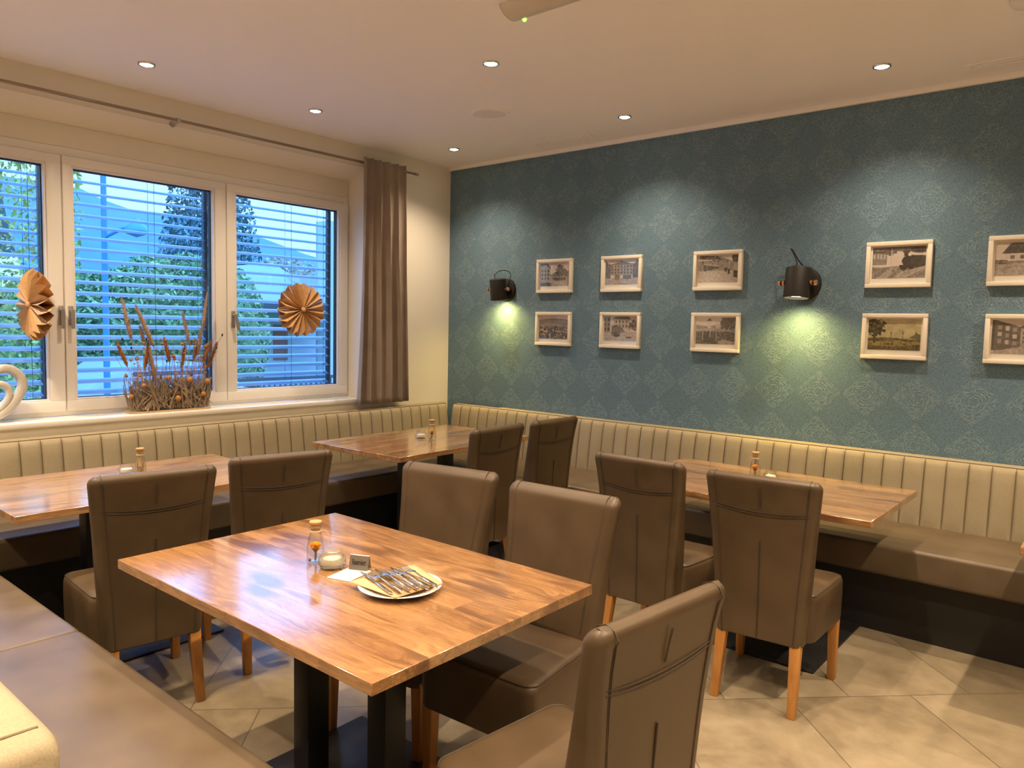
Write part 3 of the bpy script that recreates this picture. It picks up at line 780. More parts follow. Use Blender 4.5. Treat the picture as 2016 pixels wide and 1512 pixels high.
for (x,rowt,k,desc) in PIC:
    zc=1.959 if rowt else 1.539
    t=thing('picture_frame',f'cream framed picture of a {desc}, {"upper" if rowt else "lower"} row on the blue wall','picture',(x,WY,zc-.1325),0,'framed pictures on the blue wall')
    w_,h_,b_,d_=.352,.268,.024,.028
    m=MB(); z0=0
    for lo,hi in (((-w_/2,-d_,z0),(w_/2,0,z0+b_)),((-w_/2,-d_,z0+h_-b_),(w_/2,0,z0+h_)),((-w_/2,-d_,z0+b_),(-w_/2+b_,0,z0+h_-b_)),((w_/2-b_,-d_,z0+b_),(w_/2,0,z0+h_-b_))):
        m.box(lo,hi,.0025)
    m.build('frame',M['frame'],t)
    MB().box((-w_/2+b_-.002,-.012,b_-.002),(w_/2-b_+.002,-.004,h_-b_+.002)).build('mount',M['mount'],t)
    img=scene_pic(k)
    iw,ih=.284,.182; zi=b_+.030
    me=bpy.data.meshes.new('print')
    vs=[(-iw/2+iw*i/(PW-1),-.0128,zi+ih*(1-j/(PH-1))) for j in range(PH) for i in range(PW)]
    fs=[(j*PW+i,(j+1)*PW+i,(j+1)*PW+i+1,j*PW+i+1) for j in range(PH-1) for i in range(PW-1)]
    me.from_pydata(vs,[],fs)
    at=me.color_attributes.new('picture','FLOAT_COLOR','POINT')
    rgba=np.ones((PH*PW,4),np.float32); rgba[:,:3]=img.reshape(-1,3); at.data.foreach_set('color',rgba.ravel())
    me.materials.append(M['print']); me.update()
    o=bpy.data.objects.new('print',me); COL.objects.link(o); o.parent=t
    MB().box((-w_/2+b_-.001,-.0175,b_-.001),(w_/2-b_+.001,-.0158,h_-b_+.001)).build('picture_glass',M['picglass'],t)

# ================================================================== wall lamps
def sconce(label,x,tiltx,tiltz,loop,pw):
    t=thing('wall_lamp',label,'lamp',(x,WY,1.858),0,'black wall lamps on the blue wall')
    MB().lathe([(.0005,-.024),(.085,-.024),(.093,-.020),(.095,-.014),(.095,-.001)],40,ax='y',cap1=True).build('wall_plate',M['sconce'],t,fix=True)
    # bracket: two arms, knobs
    C=Vector((0,-.118,0)); rot=Matrix.Rotation(R(tiltz),4,'Z')@Matrix.Rotation(R(tiltx),4,'X')
    T=Matrix.Translation(C)@rot
    m=MB()
    for s in (-1,1):
        m.tube([(s*.035,-.022,0),(s*.080,-.050,0),(s*.089,-.080,0),(s*.089,-.118,0)],.0075,8)
    m.xf(Matrix.Translation(C)@Matrix.Rotation(R(tiltz),4,'Z')@Matrix.Translation(-C)); m.build('bracket',M['sconce'],t,fix=True)
    sh=MB(); sh.lathe([(.0005,.086),(.060,.086),(.066,.083),(.068,.078),(.070,-.086),(.067,-.088),(.064,-.086),(.060,.070),(.0005,.072)],40); sh.xf(T); so=sh.build('lamp_shade',M['sconce'],t,fix=True)
    b=MB(); b.lathe([(.0005,-.074),(.058,-.070),(.0615,-.062)],32); b.xf(T); b.build('bulb',M['sglow'],t,fix=True)
    for s in (-1,1):
        k=MB(); k.lathe([(.015,s*.073),(.0155,s*.077),(.0155,s*.083),(.013,s*.084)],18,ax='x',mi=0)
        k.lathe([(.013,s*.083),(.013,s*.094)],18,ax='x',mi=1); k.lathe([(.0155,s*.094),(.0160,s*.098),(.0155,s*.106),(.011,s*.110)],18,ax='x',mi=0)
        k.xf(Matrix.Translation(C)@Matrix.Rotation(R(tiltz),4,'Z')); k.build('pivot_knob',[M['copper'],M['sconce']],t,fix=True)
    if pw>7: t.scale=(1.1,1.1,1.1)
    cb=MB(); cb.tube(loop,.0035,7); cb.build('cable',M['sconce'],t,fix=True)
    p=T@Vector((0,0,-.080)); d=(rot@Vector((0,0,-1)))
    spot('bulb_light',p,pw*5,(1.0,.70,.18),155,1.0,t,aim=d,radius=.035)
sconce('black wall lamp above the corner bench, left of all the pictures',-4.165,9,6,[(-.03,-.13,.083),(-.032,-.13,.12),(-.015,-.10,.150),(.02,-.07,.162),(.05,-.045,.150),(.058,-.03,.128),(.04,-.015,.09)],4.6)
sconce('black wall lamp with lit round opening between the picture columns',-1.690,-7,0,[(-.010,-.115,.085),(-.012,-.11,.12),(-.045,-.09,.175),(-.060,-.085,.196),(-.052,-.075,.19),(-.030,-.05,.14),(-.008,-.02,.10),(.0,-.012,.085)],7.5)

# ================================================================== curtain and rod
t=thing('curtain_rod','thin steel curtain rod running along the wall above the windows','curtain rod',(WX,2.3,2.805))
MB().tube([(.08,-2.2,0),(.08,2.06,0)],.010,12).build('rod',M['rod'],t)
for yy in (.03,1.86):
    b=MB(); b.tube([(.002,yy,-.012),(.075,yy,-.012)],.006,8); b.lathe([(.019,.001),(.019,.007)],16,(0,yy,-.012),0,'x'); b.lathe([(.0155,-.012),(.0155,.012)],14,(.08,yy,0),0,'y'); b.build('bracket',M['steel'],t,fix=True)
for yy in (-2.2,2.06): MB().lathe([(.0125,-.012),(.0125,.016),(.010,.018)],14,(.08,yy,0),0,'y').build('end_cap',M['steel'],t)
def curt(u,v):
    # u across 0..1, v down 0..1
    zt_,zb_=2.838,.905
    y0=3.765-.045*v+.02*math.sin(v*3); y1=4.205+.085*v
    y=y0+(y1-y0)*u
    amp=.026+.026*v
    ph=u*2*PI*5.6+.9*math.sin(u*5+v*1.3)
    x=WX+.120-.022*min(1,v*2.5)+amp*math.sin(ph)*(.75)+.012*math.sin(u*23+v*2)*v
    y+=.018*math.cos(ph)*(.5+.5*v)
    return (x,y,zt_+(zb_-zt_)*v+.004*math.sin(ph)*v)
m=MB(); m.grid(curt,110,40); 
o=m.build('curtain',M['curtain']); tag(o,'taupe floor-gathered curtain hanging at the right end of the windows','curtain')
o['label']='taupe fabric curtain hanging in folds at the right end of the window'
sm=o.modifiers.new('thickness','SOLIDIFY'); sm.thickness=.003

# ================================================================== table-top items
def bottle(label,x,y,kind,rz=0):
    t=thing('flower_bottle',label,'bottle',(x,y,.75),rz,'small corked bottles on the tables')
    MB().lathe([(.0005,.002),(.024,.002),(.0285,.006),(.0295,.014),(.0285,.055),(.0225,.088),(.0165,.106),(.0160,.112),(.0185,.118),(.0190,.124),(.0180,.132),(.0155,.133),(.0145,.128),(.0140,.110),(.020,.088),(.0262,.055),(.0272,.014),(.025,.007),(.0005,.006)],32).build('glass_bottle',M['glass'],t,fix=True)
    MB().lathe([(.0145,.126),(.0150,.1335),(.0200,.134),(.0207,.1355),(.0207,.1405),(.0195,.142),(.0005,.1422)],24).build('cork',M['cork'],t,fix=True)
    m=MB(); m.lathe([(.0168,.104),(.0182,.105),(.0186,.108),(.0182,.111),(.0168,.112)],20,cap0=False,cap1=False)
    m.tube([(.017,.004,.108),(.028,.012,.112),(.040,.016,.100),(.046,.018,.080),(.048,.02,.064)],.0012,5); m.tube([(.016,.006,.108),(.022,.010,.095),(.028,.012,.075),(.030,.015,.058)],.0012,5)
    m.build('twine',M['twine'],t,fix=True)
    if kind=='flower':
        rr=random.Random(int(x*100))
        MB().tube([(0,0,.008),(.003,.0,.045)],.003,6).tube([(-.006,.004,.01),(.0,.0,.05)],.0018,5).build('stem',M['stem'],t)
        m=MB()
        for k in range(90):
            a=rr.random()*2*PI; el=rr.random()*1.2-.1; L=.019+.006*rr.random()
            d=Vector((math.cos(a)*math.cos(el),math.sin(a)*math.cos(el),math.sin(el)*.7)); s_=d.cross(Vector((0,0,1))).normalized()*.0062; c=Vector((0,0,.056))
            m.add([c,c+d*L*.6+s_,c+d*L,c+d*L*.6-s_],[(0,1,2,3)])
        m.ball((0,0,.058),.015,8); m.build('blossom',M['flower'],t)
        m=MB().lathe([(.003,.036),(.012,.048),(.014,.054)],12); m.build('calyx',M['stem'],t)
        MB().ball((-.014,-.012,.011),.005,8).build('berry',M['berry'],t)
    else:
        m=MB(); rr=random.Random(3)
        for k in range(14):
            a=rr.random()*6.28; b_=rr.random()*6.28
            m.tube([(.012*math.cos(a),.012*math.sin(a),.008),(.017*math.cos(b_),.017*math.sin(b_),.05),(.010*math.cos(a+1),.010*math.sin(a+1),.098)],[.002,.0045,.002],6)
        m.build('dried_leaves',M['twine'],t)
bottle('corked bottle with orange blossom on the foreground table',-2.08,1.463,'flower',.3)
bottle('corked bottle of straw-coloured dried leaves on the window table',-3.903,1.684,'straw',2.6)
bottle('corked bottle with orange blossom on the corner table',-3.788,3.624,'flower',1.0)
bottle('corked bottle with orange blossom on the blue wall table',-1.617,4.002,'flower',3.0)
def tealight(label,x,y,mat,k=1.0):
    t=thing('tealight_holder',label,'candle holder',(x,y,.75),0,'glass tealight holders on the tables')
    m=MB(); n=48; prof=[(.026,.0),(.033,.003),(.0375,.012),(.0385,.020),(.035,.031),(.029,.038),(.0275,.043),(.0285,.050),(.0265,.051),(.0250,.043),(.0265,.037),(.030,.030),(.030,.012),(.0005,.010)]
    rings=[]
    for q,(r_,h) in enumerate(prof):
        rings.append([((r_+(.0013*math.cos(j*PI) if q in (2,3,4) else 0))*k*math.cos(2*PI*j/n),(r_+(.0013*math.cos(j*PI) if q in (2,3,4) else 0))*k*math.sin(2*PI*j/n),h*k) for j in range(n)])
    m.loft(rings).build('glass_bowl',mat,t,fix=True)
    MB().lathe([(.0005,.026*k),(.026*k,.026*k),(.0295*k,.018*k),(.029*k,.0125*k),(.0005,.0125*k)],20).build('candle',M['wax'],t,fix=True)
tealight('ribbed whitish glass tealight holder on the foreground table',-2.003,1.474,M['frost'],1.15)
tealight('clear glass tealight holder on the window table',-3.988,1.652,M['glass'],1.08)
tealight('clear glass tealight holder on the corner table',-3.889,3.617,M['glass'],1.12)
tealight('clear glass tealight holder on the blue wall table',-1.527,3.997,M['glass'],1.0)

# reserved sign
t=thing('table_sign','small folded metal sign reading Reserviert on the foreground table','sign',(-1.917,1.520,.7535),math.atan2(.028,.055))
m=MB(); L,H,D=.066,.045,.016
for s in (-1,1):
    m.loft([[(-L/2,s*D,0),(L/2,s*D,0),(L/2,s*D-s*.0012,0),(-L/2,s*D-s*.0012,0)],[(-L/2,s*.0012,H),(L/2,s*.0012,H),(L/2,0,H-.001),(-L/2,0,H-.001)]],smooth=False)
m.build('folded_plate',M['steel'],t,fix=True)
cu=bpy.data.curves.new('lettering','FONT'); cu.body='Reserviert'; cu.size=.0245; cu.align_x='CENTER'; cu.align_y='CENTER'; cu.extrude=.0001; cu.offset=.0006
cu.materials.append(M['ink'])
tmp=bpy.data.objects.new('lettering_curve',cu); lm=bpy.data.meshes.new_from_object(tmp); lm.name='lettering'
bpy.data.objects.remove(tmp); lo=bpy.data.objects.new('lettering',lm); COL.objects.link(lo); lo.parent=t
lo.rotation_euler=(math.atan2(H,D-.0012),0,0); lo.location=(0,-D*.50-.0012,H*.5+.0004); lo.scale=(.46,1.0,1)
def sheet(name,label,cat,corners,z,thick,mat,bend=0.0):
    m=MB(); P=[Vector((*c,0)) for c in corners]; cx=sum((p for p in P),Vector())/4; n=10
    def fn(u,v):
        p=P[0]*(1-u)*(1-v)+P[1]*u*(1-v)+P[2]*u*v+P[3]*(1-u)*v-cx
        return (p.x,p.y,bend*((2*u-1)**2+(2*v-1)**2)*.5)
    m.grid(fn,n,n); o=m.build(name,mat); o.location=(cx.x,cx.y,z); o.modifiers.new('thickness','SOLIDIFY').thickness=thick
    o.modifiers[0].offset=1
    return tag(o,label,cat)
sheet('paper_card','white paper card lying under the reserved sign','card',[(-1.927,1.398),(-1.846,1.423),(-1.876,1.535),(-1.957,1.510)],.7504,.0024,M['card'],.0)
PX,PY=-1.680,1.484
t=thing('dinner_plate','white round plate holding the cutlery on the foreground table','plate',(PX,PY,.75))
MB().lathe([(.0005,.0015),(.075,.0015),(.082,.004),(.100,.011),(.124,.0185),(.126,.0205),(.123,.0215),(.098,.0145),(.080,.0085),(.0005,.0065)],64).build('plate_body',M['plate'],t,fix=True)
sheet('kraft_napkin','brown kraft paper napkin spread over the white plate','napkin',[(-1.796,1.383),(-1.592,1.388),(-1.580,1.566),(-1.778,1.630)],.7735,.0012,M['kraft'],-.0005)
# cutlery
def knife_mesh():
    m=MB()
    sec=[(0,.0035,.0016),(.004,.0062,.0028),(.04,.0072,.0034),(.085,.0062,.0030),(.095,.0050,.0026),(.100,.0060,.0022),(.106,.0085,.0014),(.15,.0095,.0010),(.185,.0088,.0009),(.202,.0055,.0008),(.208,.0012,.0007)]
    m.loft([[(p*2*a,s,q*2*b) for p,q in [(math.cos(2*PI*j/12)*.5,math.sin(2*PI*j/12)*.5) for j in range(12)]] for s,a,b in sec]); return m
def fork_mesh():
    m=MB()
    sec=[(0,.0035,.0014,0),(.006,.0078,.0022,0),(.05,.0068,.0024,.001),(.09,.0036,.0022,.003),(.115,.0030,.0020,.006),(.128,.0060,.0016,.0065),(.140,.0115,.0013,.004),(.152,.0125,.0012,.0015)]
    ring=lambda a,b,s,z:[(p*2*a,s,q*2*b+z) for p,q in [(math.cos(2*PI*j/12)*.5,math.sin(2*PI*j/12)*.5) for j in range(12)]]
    m.loft([ring(a,b,s,z) for s,a,b,z in sec])
    for k in (-1.5,-.5,.5,1.5):
        m.tube([(k*.0066,.150,.0018),(k*.0066,.170,.0005),(k*.0066,.190,.002),(k*.0064,.200,.004)],[.0017,.0016,.0013,.0006],6)
    return m
kp=tag(knife_mesh().build('table_knife',M['chrome']),'','knife','knives on the cutlery plate'); fp=tag(fork_mesh().build('table_fork',M['chrome']),'','fork','forks on the cutlery plate')
ordn=['first','second','third','fourth','fifth','sixth']
# row runs across the plate; handles towards the camera right, tips up-left
import mathutils
dirv=Vector((-.135,.010,0)).normalized()
for i in range(6):
    for (o,ext) in ((kp,1),(fp,0)):
        if i==5 and not ext: continue
        c=o if i==0 else o.copy()
        if i: COL.objects.link(c)
        c['label']=f'{ordn[i]} steel {"knife" if ext else "fork"} from the lower plate rim, in the row of cutlery'
        if ext: a=Vector((-1.614+.013*i,1.394+.0235*i,0)); b_=Vector((-1.841+.002*i,1.462+.0215*i,0)); k_=1.12
        else: a=Vector((-1.592+.010*i,1.412+.0245*i,0)); b_=Vector((-1.777+.006*i,1.449+.0265*i,0)); k_=1.0
        d=b_-a; c.scale=(k_,k_,k_)
        c.rotation_euler=(.012*((i*5)%3-1)+(.0 if ext else -.015),(.5 if ext else -.12)*(1 if i%2 else .6),math.atan2(d.y,d.x)-PI/2)
        c.location=(a.x,a.y,.7800+(.0 if ext else .009)+.0008*((i*3)%4))

# ================================================================== window-sill decoration
SZ=.945
def star(label,loc,rz,n,seed,spin):
    t=thing('paper_star',label,'star',loc,rz,'folded paper stars hanging in the window')
    rr=random.Random(seed); Rm=.208; wd=.085
    for k in range(n):
        th=2*PI*k/n+spin; jit=1+.05*(rr.random()-.5); m=MB()
        for sg in (-1,1):
            def fn(u,v,sg=sg,th=th,jit=jit):
                s=2*u-1; rho=v*(Rm*jit-.040*abs(s)**1.3)
                d=sg*(PI/n)*(1-abs(s))+(.012*math.sin(k*2.1))
                return (s*wd/2*(1-.25*(1-v)),rho*math.cos(th+d),rho*math.sin(th+d))
            m.grid(fn,8,6)
        m.build('paper_petal',M['starpaper'],t)
    MB().ball((.030,0,0),.020,10,0,(.8,1,1)).build('centre_knot',M['starpaper'],t)
    MB().tube([(0,0,0),(0,0,2.45-loc[2])],.0006,4).build('hanging_thread',M['twine'],t)
star('brown paper star hanging before the pane next to the curtain',(NX+.10,3.355,1.645),0,18,1,.2)
star('brown paper star turned sideways in front of the left window frame',(NX+.13,1.545,1.617),R(-88),18,2,.35)

# dried arrangement
t=thing('dried_flower_box','box of twigs with dried grasses and seed heads on the sill','decoration',(-4.955,2.33,SZ))
bx,by,bh=.062,.262,.185
m=MB(); m.loft([[(p,q,z) for p,q in rrect(2*bx+.012,2*by+.01,.03,4)] for z in (0,.012)]); m.build('wooden_tray',M['lightwood'],t,fix=True)
m=MB(); rr=random.Random(11)
for i in range(330):
    x=(rr.random()*2-1)*bx; y=(rr.random()*2-1)*by
    if i%2: x=bx*(.75+.25*rr.random())
    lean=(rr.random()-.5)*(.5 if i%3 else 1.5); L=(.10+.11*rr.random())*(1 if abs(lean)<.3 else .85)
    z0=.012+.03*rr.random() if abs(lean)<.3 else .02+.06*rr.random()
    p0=Vector((x,y,z0)); p2=p0+Vector(((rr.random()-.5)*.03,lean*L*2.0,L*(1-.35*abs(lean))))
    p2.y=max(-by-.01,min(by+.01,p2.y)); p2.x=max(-bx,min(bx+.006,p2.x))
    pm=(p0+p2)/2+Vector(((rr.random()-.5)*.014,(rr.random()-.5)*.03,0)); r_=.0022+.0058*rr.random()**2
    m.tube([p0,pm,p2],[r_,r_*.95,r_*.6],6)
o=m.build('twig_tangle',M['twig'],t); o['kind']='stuff'
m=MB()
for i in range(70):
    y=(rr.random()*2-1)*by*.92; x=(rr.random()*2-1)*bx*.7; H=.24+.24*rr.random()
    m.tube([(x,y,.04),(x+(rr.random()-.5)*.02,y+(rr.random()-.5)*.03,H*.55),(x+(rr.random()-.5)*.05,y+(rr.random()-.5)*.09,H)],[.0021,.0017,.0009],5)
    if i%2: m.ball((x+(rr.random()-.5)*.05,y+(rr.random()-.5)*.09,H),.004+.004*rr.random(),6,0,(1,1,.7))
o=m.build('stalk_tangle',M['straw'],t); o['kind']='stuff'
def plume(y0,z0,y1,z1,r_=.0125,x=0.0,mat='plume'):
    r_*=1.35
    m=MB(); A=Vector((x,y0,z0)); B=Vector((x+.01,y1,z1)); ax=B-A; n=420; q=random.Random(int((y1+3)*1000))
    m.tube([Vector((x*.6,y0*.55+.02*(y0>0),.05)),A],.0016,5)
    prof=[(0,.25),(.1,.7),(.3,1),(.6,.85),(.85,.55),(1,.08)]
    m.tube([A+ax*p for p,_ in prof],[r_*.62*k for _,k in prof],9)
    a=ax.normalized(); s1=a.cross(Vector((1,0,0))).normalized(); s2=a.cross(s1)
    for i in range(n):
        u=q.random()*.95; th=q.random()*6.283; k=interp(u,[p for p,_ in prof],[k for _,k in prof])*r_
        d=s1*math.cos(th)+s2*math.sin(th); b_=A+ax*u+d*k*.5; e_=b_+d*k*1.25+a*.015; w_=a.cross(d)*.0015
        m.add([b_-w_,b_+w_,e_],[(0,1,2)])
    m.build('grass_plume',M[mat],t)
# world y/z of plume bases and tips relative to the box (y-2.33, z-.945)
for (ya,za,yb,zb_,r_) in ((-.232,.46,-.295,.745,.0145),(-.100,.425,-.222,.700,.017),(.150,.43,.095,.66,.012),(.232,.52,.268,.80,.012),(-.155,.43,-.185,.56,.012),(.19,.38,.215,.56,.012),(-.09,.20,-.135,.43,.016)):
    plume(ya,za,yb,zb_,r_,.02*math.sin(ya*40))
for (ya,za,yb,zb_,r_) in ((-.262,.30,-.33,.46,.013),(-.155,.28,-.130,.46,.014),(-.005,.32,-.045,.49,.014),(.10,.27,.128,.45,.013),(.22,.32,.285,.47,.013),(.275,.27,.345,.455,.015),(.165,.33,.205,.46,.011)):
    plume(ya,za,yb,zb_,r_,.03*math.cos(ya*30),'pod')
for i in range(26):
    y=(rr.random()*2-1)*by*1.0; z=.20+.30*rr.random(); x=(rr.random()*2-1)*bx*.6; r_=.006+.008*rr.random()
    m=MB(); m.ball((x,y,z),r_,8,0,(1,1,.9)); m.lathe([(r_*.25,z+r_*.8),(r_*.55,z+r_*1.15),(r_*.2,z+r_*1.2)],8,(x,y,0)); m.tube([(x,y*.9,.05),(x,y,z-r_*.8)],.0012,5)
    m.build('seed_pod',M['pod'],t)
for (y,z,r_) in ((-.27,.115,.014),(.03,.085,.020),(.205,.105,.017),(.11,.205,.021),(.235,.19,.020),(-.03,.225,.015),(-.19,.18,.014)):
    MB().ball((bx+.004,y,z),r_,9,0,(.8,1,1)).build('dried_bloom',M['pod'],t)
for (y,z) in ((-.30,.475),(-.245,.42),(-.15,.475),(-.355,.395),(-.165,.37),(.37,.505),(.325,.415),(.23,.30),(-.02,.33),(.15,.235)):
    MB().ball((.02,y,z),.0075,7,0,(.6,.8,1.3)).tube([(.02,y,z),(.015,y*.85,z-.10)],.0009,4).build('dark_seed_head',M['darkleaf'],t)

# heart ornament
m=MB(); pts=[]
def band(pts,wy,wx):
    rings=[]; n=len(pts)
    for i,(y,z) in enumerate(pts):
        a=pts[max(0,i-1)]; b_=pts[min(n-1,i+1)]; ty,tz=b_[0]-a[0],b_[1]-a[1]; l=math.hypot(ty,tz) or 1; ny,nz=-tz/l,ty/l
        k=1 if 2<i<n-3 else .8
        rings.append([(p*wx*k,y+ny*q*wy*k,z+nz*q*wy*k) for p,q in rrect(1,1,.35,4)])
    m.loft(rings)
ctl=[(-.02,.025),(.055,.065),(.115,.135),(.145,.205),(.130,.268),(.080,.305),(.020,.300),(-.020,.262)]
def smooth_path(c,n=8):
    out=[]
    for i in range(len(c)-1):
        p0=c[max(0,i-1)];p1=c[i];p2=c[i+1];p3=c[min(len(c)-1,i+2)]
        for k in range(n):
            u=k/n; out.append(tuple(.5*((2*p1[j])+(-p0[j]+p2[j])*u+(2*p0[j]-5*p1[j]+4*p2[j]-p3[j])*u*u+(-p0[j]+3*p1[j]-3*p2[j]+p3[j])*u**3) for j in (0,1)))
    return out+[c[-1]]
band(smooth_path(ctl),.050,.052)
band(smooth_path([(.0,.06),(.052,.105),(.078,.155),(.066,.205),(.020,.225),(-.035,.205),(-.06,.16)]),.036,.050)
band(smooth_path([(-.02,.025),(-.10,.08),(-.165,.15),(-.19,.22),(-.165,.285),(-.10,.31),(-.045,.295),(-.015,.26)]),.050,.052)
m.box((-.028,-.06,0),(.028,.025,.032),.008)
o=m.build('heart_ornament',M['heart'],fix=True); o.location=(-4.935,1.328,SZ)
tag(o,'white heart-shaped scroll ornament on the sill at the left edge','ornament')

# ================================================================== outdoors
GZ=-.55
O=dict(
 asphalt=new_mat('grey_asphalt',.9,(.20,.21,.22)), grass=mat_leafy('lawn',(.05,.09,.03),(.08,.14,.04),(.14,.20,.06),.4),
 hill=mat_leafy('hazy_hillside',(.032,.086,.170),(.038,.100,.190),(.048,.118,.215),.02),  # distance haze is put into the hill's own colour as pale blue tones
 conifer=mat_leafy('dark_conifer',(.062,.120,.125),(.105,.175,.175),(.170,.245,.235),1.0),
 hedge=mat_leafy('green_hedge',(.060,.110,.050),(.185,.275,.115),(.370,.430,.205),.9),
 birch=mat_leafy('yellow_green_foliage',(0.158,0.198,0.059),(0.343,0.356,0.092),(0.528,0.436,0.132),.9),
 autumn=mat_leafy('pale_autumn_foliage',(0.238,0.211,0.139),(0.356,0.304,0.218),(0.462,0.396,0.297),.8),
 bark=new_mat('grey_bark',.9,(0.066,0.059,0.053)), pole=new_mat('painted_lamp_post',.4,(.030,.170,.300)),
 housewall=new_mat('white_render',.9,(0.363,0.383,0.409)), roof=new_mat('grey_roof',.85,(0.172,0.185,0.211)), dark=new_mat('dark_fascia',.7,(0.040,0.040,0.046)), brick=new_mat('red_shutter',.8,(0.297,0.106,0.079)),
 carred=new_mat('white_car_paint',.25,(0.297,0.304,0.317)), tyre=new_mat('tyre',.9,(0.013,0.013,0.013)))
struct(MB().box((-90,-70,GZ-.2),(WX-.55,90,GZ)).build('ground_outside',O['grass']))
struct(MB().box((-13.5,-70,GZ-.05),(-7.0,90,GZ+.01)).build('road_outside',O['asphalt']))
def dirpx(x,y): return fw*fpx+r2*(x-1008)-u2*(y-756)
def at_x(px,py,X):   # world point seen at this pixel on the plane x=X
    d=dirpx(px,py); p=d*(X/d.x); return Vector((p.x,p.y,p.z+1.55))
# hillside
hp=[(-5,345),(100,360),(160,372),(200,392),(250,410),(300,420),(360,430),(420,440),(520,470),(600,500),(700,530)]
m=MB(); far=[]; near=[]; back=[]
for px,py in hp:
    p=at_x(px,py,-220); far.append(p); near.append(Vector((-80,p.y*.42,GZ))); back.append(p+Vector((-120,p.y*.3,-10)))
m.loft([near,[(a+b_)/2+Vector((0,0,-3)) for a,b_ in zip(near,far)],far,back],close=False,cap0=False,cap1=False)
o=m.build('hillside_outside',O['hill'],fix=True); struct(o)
def foliage(mb,c,rad,n,size,seed,shape='ball'):
    q=np.random.RandomState(seed)
    for i in range(n):
        while True:
            p=q.rand(3)*2-1
            if shape=='cone':
                if p[0]**2+p[1]**2<((1-(p[2]+1)/2)**.8)**2: break
            elif shape=='box': break
            elif (p**2).sum()<1: break
        if shape=='ball': p=p/np.sqrt((p**2).sum())*((p**2).sum()**.18)
        P=Vector((c[0]+p[0]*rad[0],c[1]+p[1]*rad[1],c[2]+p[2]*rad[2]))
        a=Vector(q.randn(3)).normalized(); b_=a.cross(Vector(q.randn(3))).normalized(); s=size*(.6+.8*q.rand())
        if shape=='cone': a=(a+Vector((0,0,-.6))).normalized()
        mb.add([P-a*s,P+b_*s*.5,P+a*s,P-b_*s*.5],[(0,1,2,3)],0,False)
def tree(name,label,cat,base,h,rad,mat,n,size,seed,shape='ball',group=None,low=.0):
    t=thing(name,label,cat,base,0,group)
    MB().tube([(0,0,0),(.05,0,h*.5),(0,.05,h*.9)],[h*.022+.03,h*.015+.02,.02],8).build('trunk',O['bark'],t)
    m=MB(); foliage(m,(0,0,low+(h-low)/2),(rad,rad,(h-low)/2),n,size,seed,shape); m.build('crown',O[mat],t)
p=at_x(415,600,-32); tree('conifer_tree','tall dark conifer beyond the hedge, seen through the middle blind','tree',(p.x,p.y,GZ),15,3.0,'conifer',15000,.13,3,'cone')
p=at_x(-48,600,-11); tree('birch_tree','yellow-green birch seen through the pane at the left picture edge','tree',(p.x,p.y,GZ),6.6,1.15,'birch',12000,.040,4,'ball',None,.3)
p=at_x(560,560,-42); tree('autumn_tree','pale autumn tree behind the house roof outside','tree',(p.x,p.y,GZ),6.2,3.2,'autumn',6000,.12,6)
p=at_x(250,600,-15.5); t=thing('hedge','long clipped green hedge outside across the road','hedge',(p.x,p.y,GZ))
m=MB()
for i,(px,hh,rd) in enumerate(((165,3.0,1.3),(235,3.1,1.3),(300,3.4,1.4),(370,3.5,1.4),(430,3.4,1.3),(95,2.9,1.3),(35,2.6,1.3))):
    y=at_x(px,600,-15.5).y-p.y
    foliage(m,(0,y,hh/2),(1.0,rd*.85,hh/2),6500,.058,20+i,'ball'); m.ball((0,y,hh*.45),1,10,0,(.8,rd*.7,hh*.42))
m.build('foliage',O['hedge'],t)
p=at_x(208,600,-9.5); t=thing('street_lamp','pale blue street lamp post standing outside behind the middle pane','street lamp',(p.x,p.y,GZ))
MB().tube([(0,0,0),(0,0,5.2)],[.040,.028],12).build('post',O['pole'],t)
MB().tube([(0,0,3.05),(.2,.12,3.15),(.35,.22,3.2)],.022,8).build('arm',O['pole'],t)
MB().lathe([(.02,3.28),(.05,3.23),(.12,3.17),(.13,3.12),(.11,3.09),(.0005,3.05)],16,(.35,.22,0)).build('lamp_head',O['pole'],t)
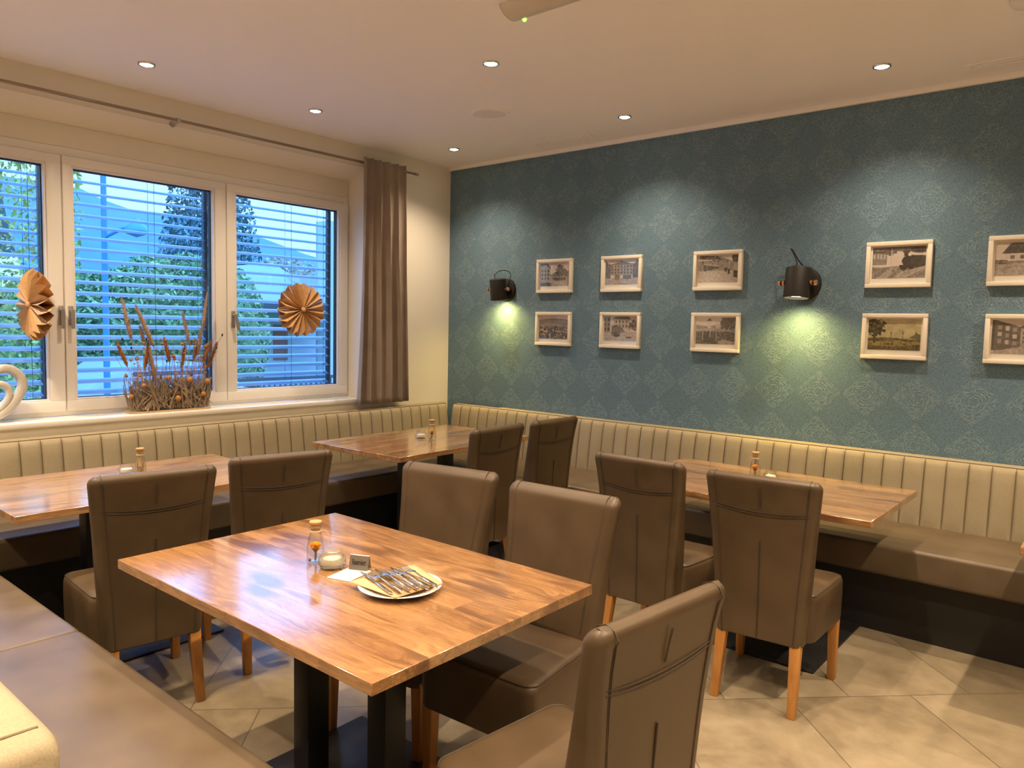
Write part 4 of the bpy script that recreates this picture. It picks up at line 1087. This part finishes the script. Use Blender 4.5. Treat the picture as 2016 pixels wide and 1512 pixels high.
# neighbouring house with car port
p=at_x(560,650,-20); hx,hy=p.x,p.y
t=thing('house','low white house with grey car port roof outside the right pane','house',(hx,hy,GZ))
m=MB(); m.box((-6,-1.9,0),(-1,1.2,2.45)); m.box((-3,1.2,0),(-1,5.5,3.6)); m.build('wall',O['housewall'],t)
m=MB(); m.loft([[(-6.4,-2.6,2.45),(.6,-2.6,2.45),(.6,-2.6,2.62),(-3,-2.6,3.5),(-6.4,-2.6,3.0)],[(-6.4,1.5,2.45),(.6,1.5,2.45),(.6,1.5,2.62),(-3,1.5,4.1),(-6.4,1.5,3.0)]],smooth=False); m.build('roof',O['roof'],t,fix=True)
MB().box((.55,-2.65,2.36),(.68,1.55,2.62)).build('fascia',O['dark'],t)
MB().box((.1,1.05,0),(.7,1.75,5.2)).build('pillar',O['housewall'],t)
MB().box((-1.02,.25,.9),(-.97,.75,2.0)).build('shutter',O['brick'],t)
p2=at_x(540,735,-14.2); t=thing('baluster_fence','dark baluster fence in front of the house outside','fence',(p2.x,p2.y,GZ))
for i in range(26): MB().box((-.015,-1.3+i*.13,0),(.015,-1.27+i*.13,.85)).build('baluster',O['dark'],t)
MB().box((-.03,-1.35,.85),(.03,2.05,.92)).build('rail',O['dark'],t)
def car(label,px,mt):
    p=at_x(px,745,-12.6); t=thing('parked_car',label,'car',(p.x,p.y,GZ+.01))
    side=[(-2.0,.25),(2.0,.25),(2.05,.6),(1.85,.82),(1.0,.92),(.55,1.36),(-1.0,1.40),(-1.65,.95),(-2.05,.85)]
    rs=[]
    for xx,k in ((-.80,.92),(-.74,1),(.74,1),(.80,.92)): rs.append([(xx,a*k,.25+(b_-.25)*k) for a,b_ in side])
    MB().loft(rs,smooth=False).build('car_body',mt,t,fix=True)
    MB().box((.70,-.9,.95),(.815,.5,1.28),.01).build('side_window',O['dark'],t)
    for yy in (-1.25,1.25):
        for xx in (-.74,.74): MB().lathe([(.05,-.09),(.31,-.08),(.31,.08),(.05,.09)],18,(xx,yy,.31),0,'x').build('wheel',O['tyre'],t)
car('white car parked outside, seen low behind the dried flowers',330,O['carred'])
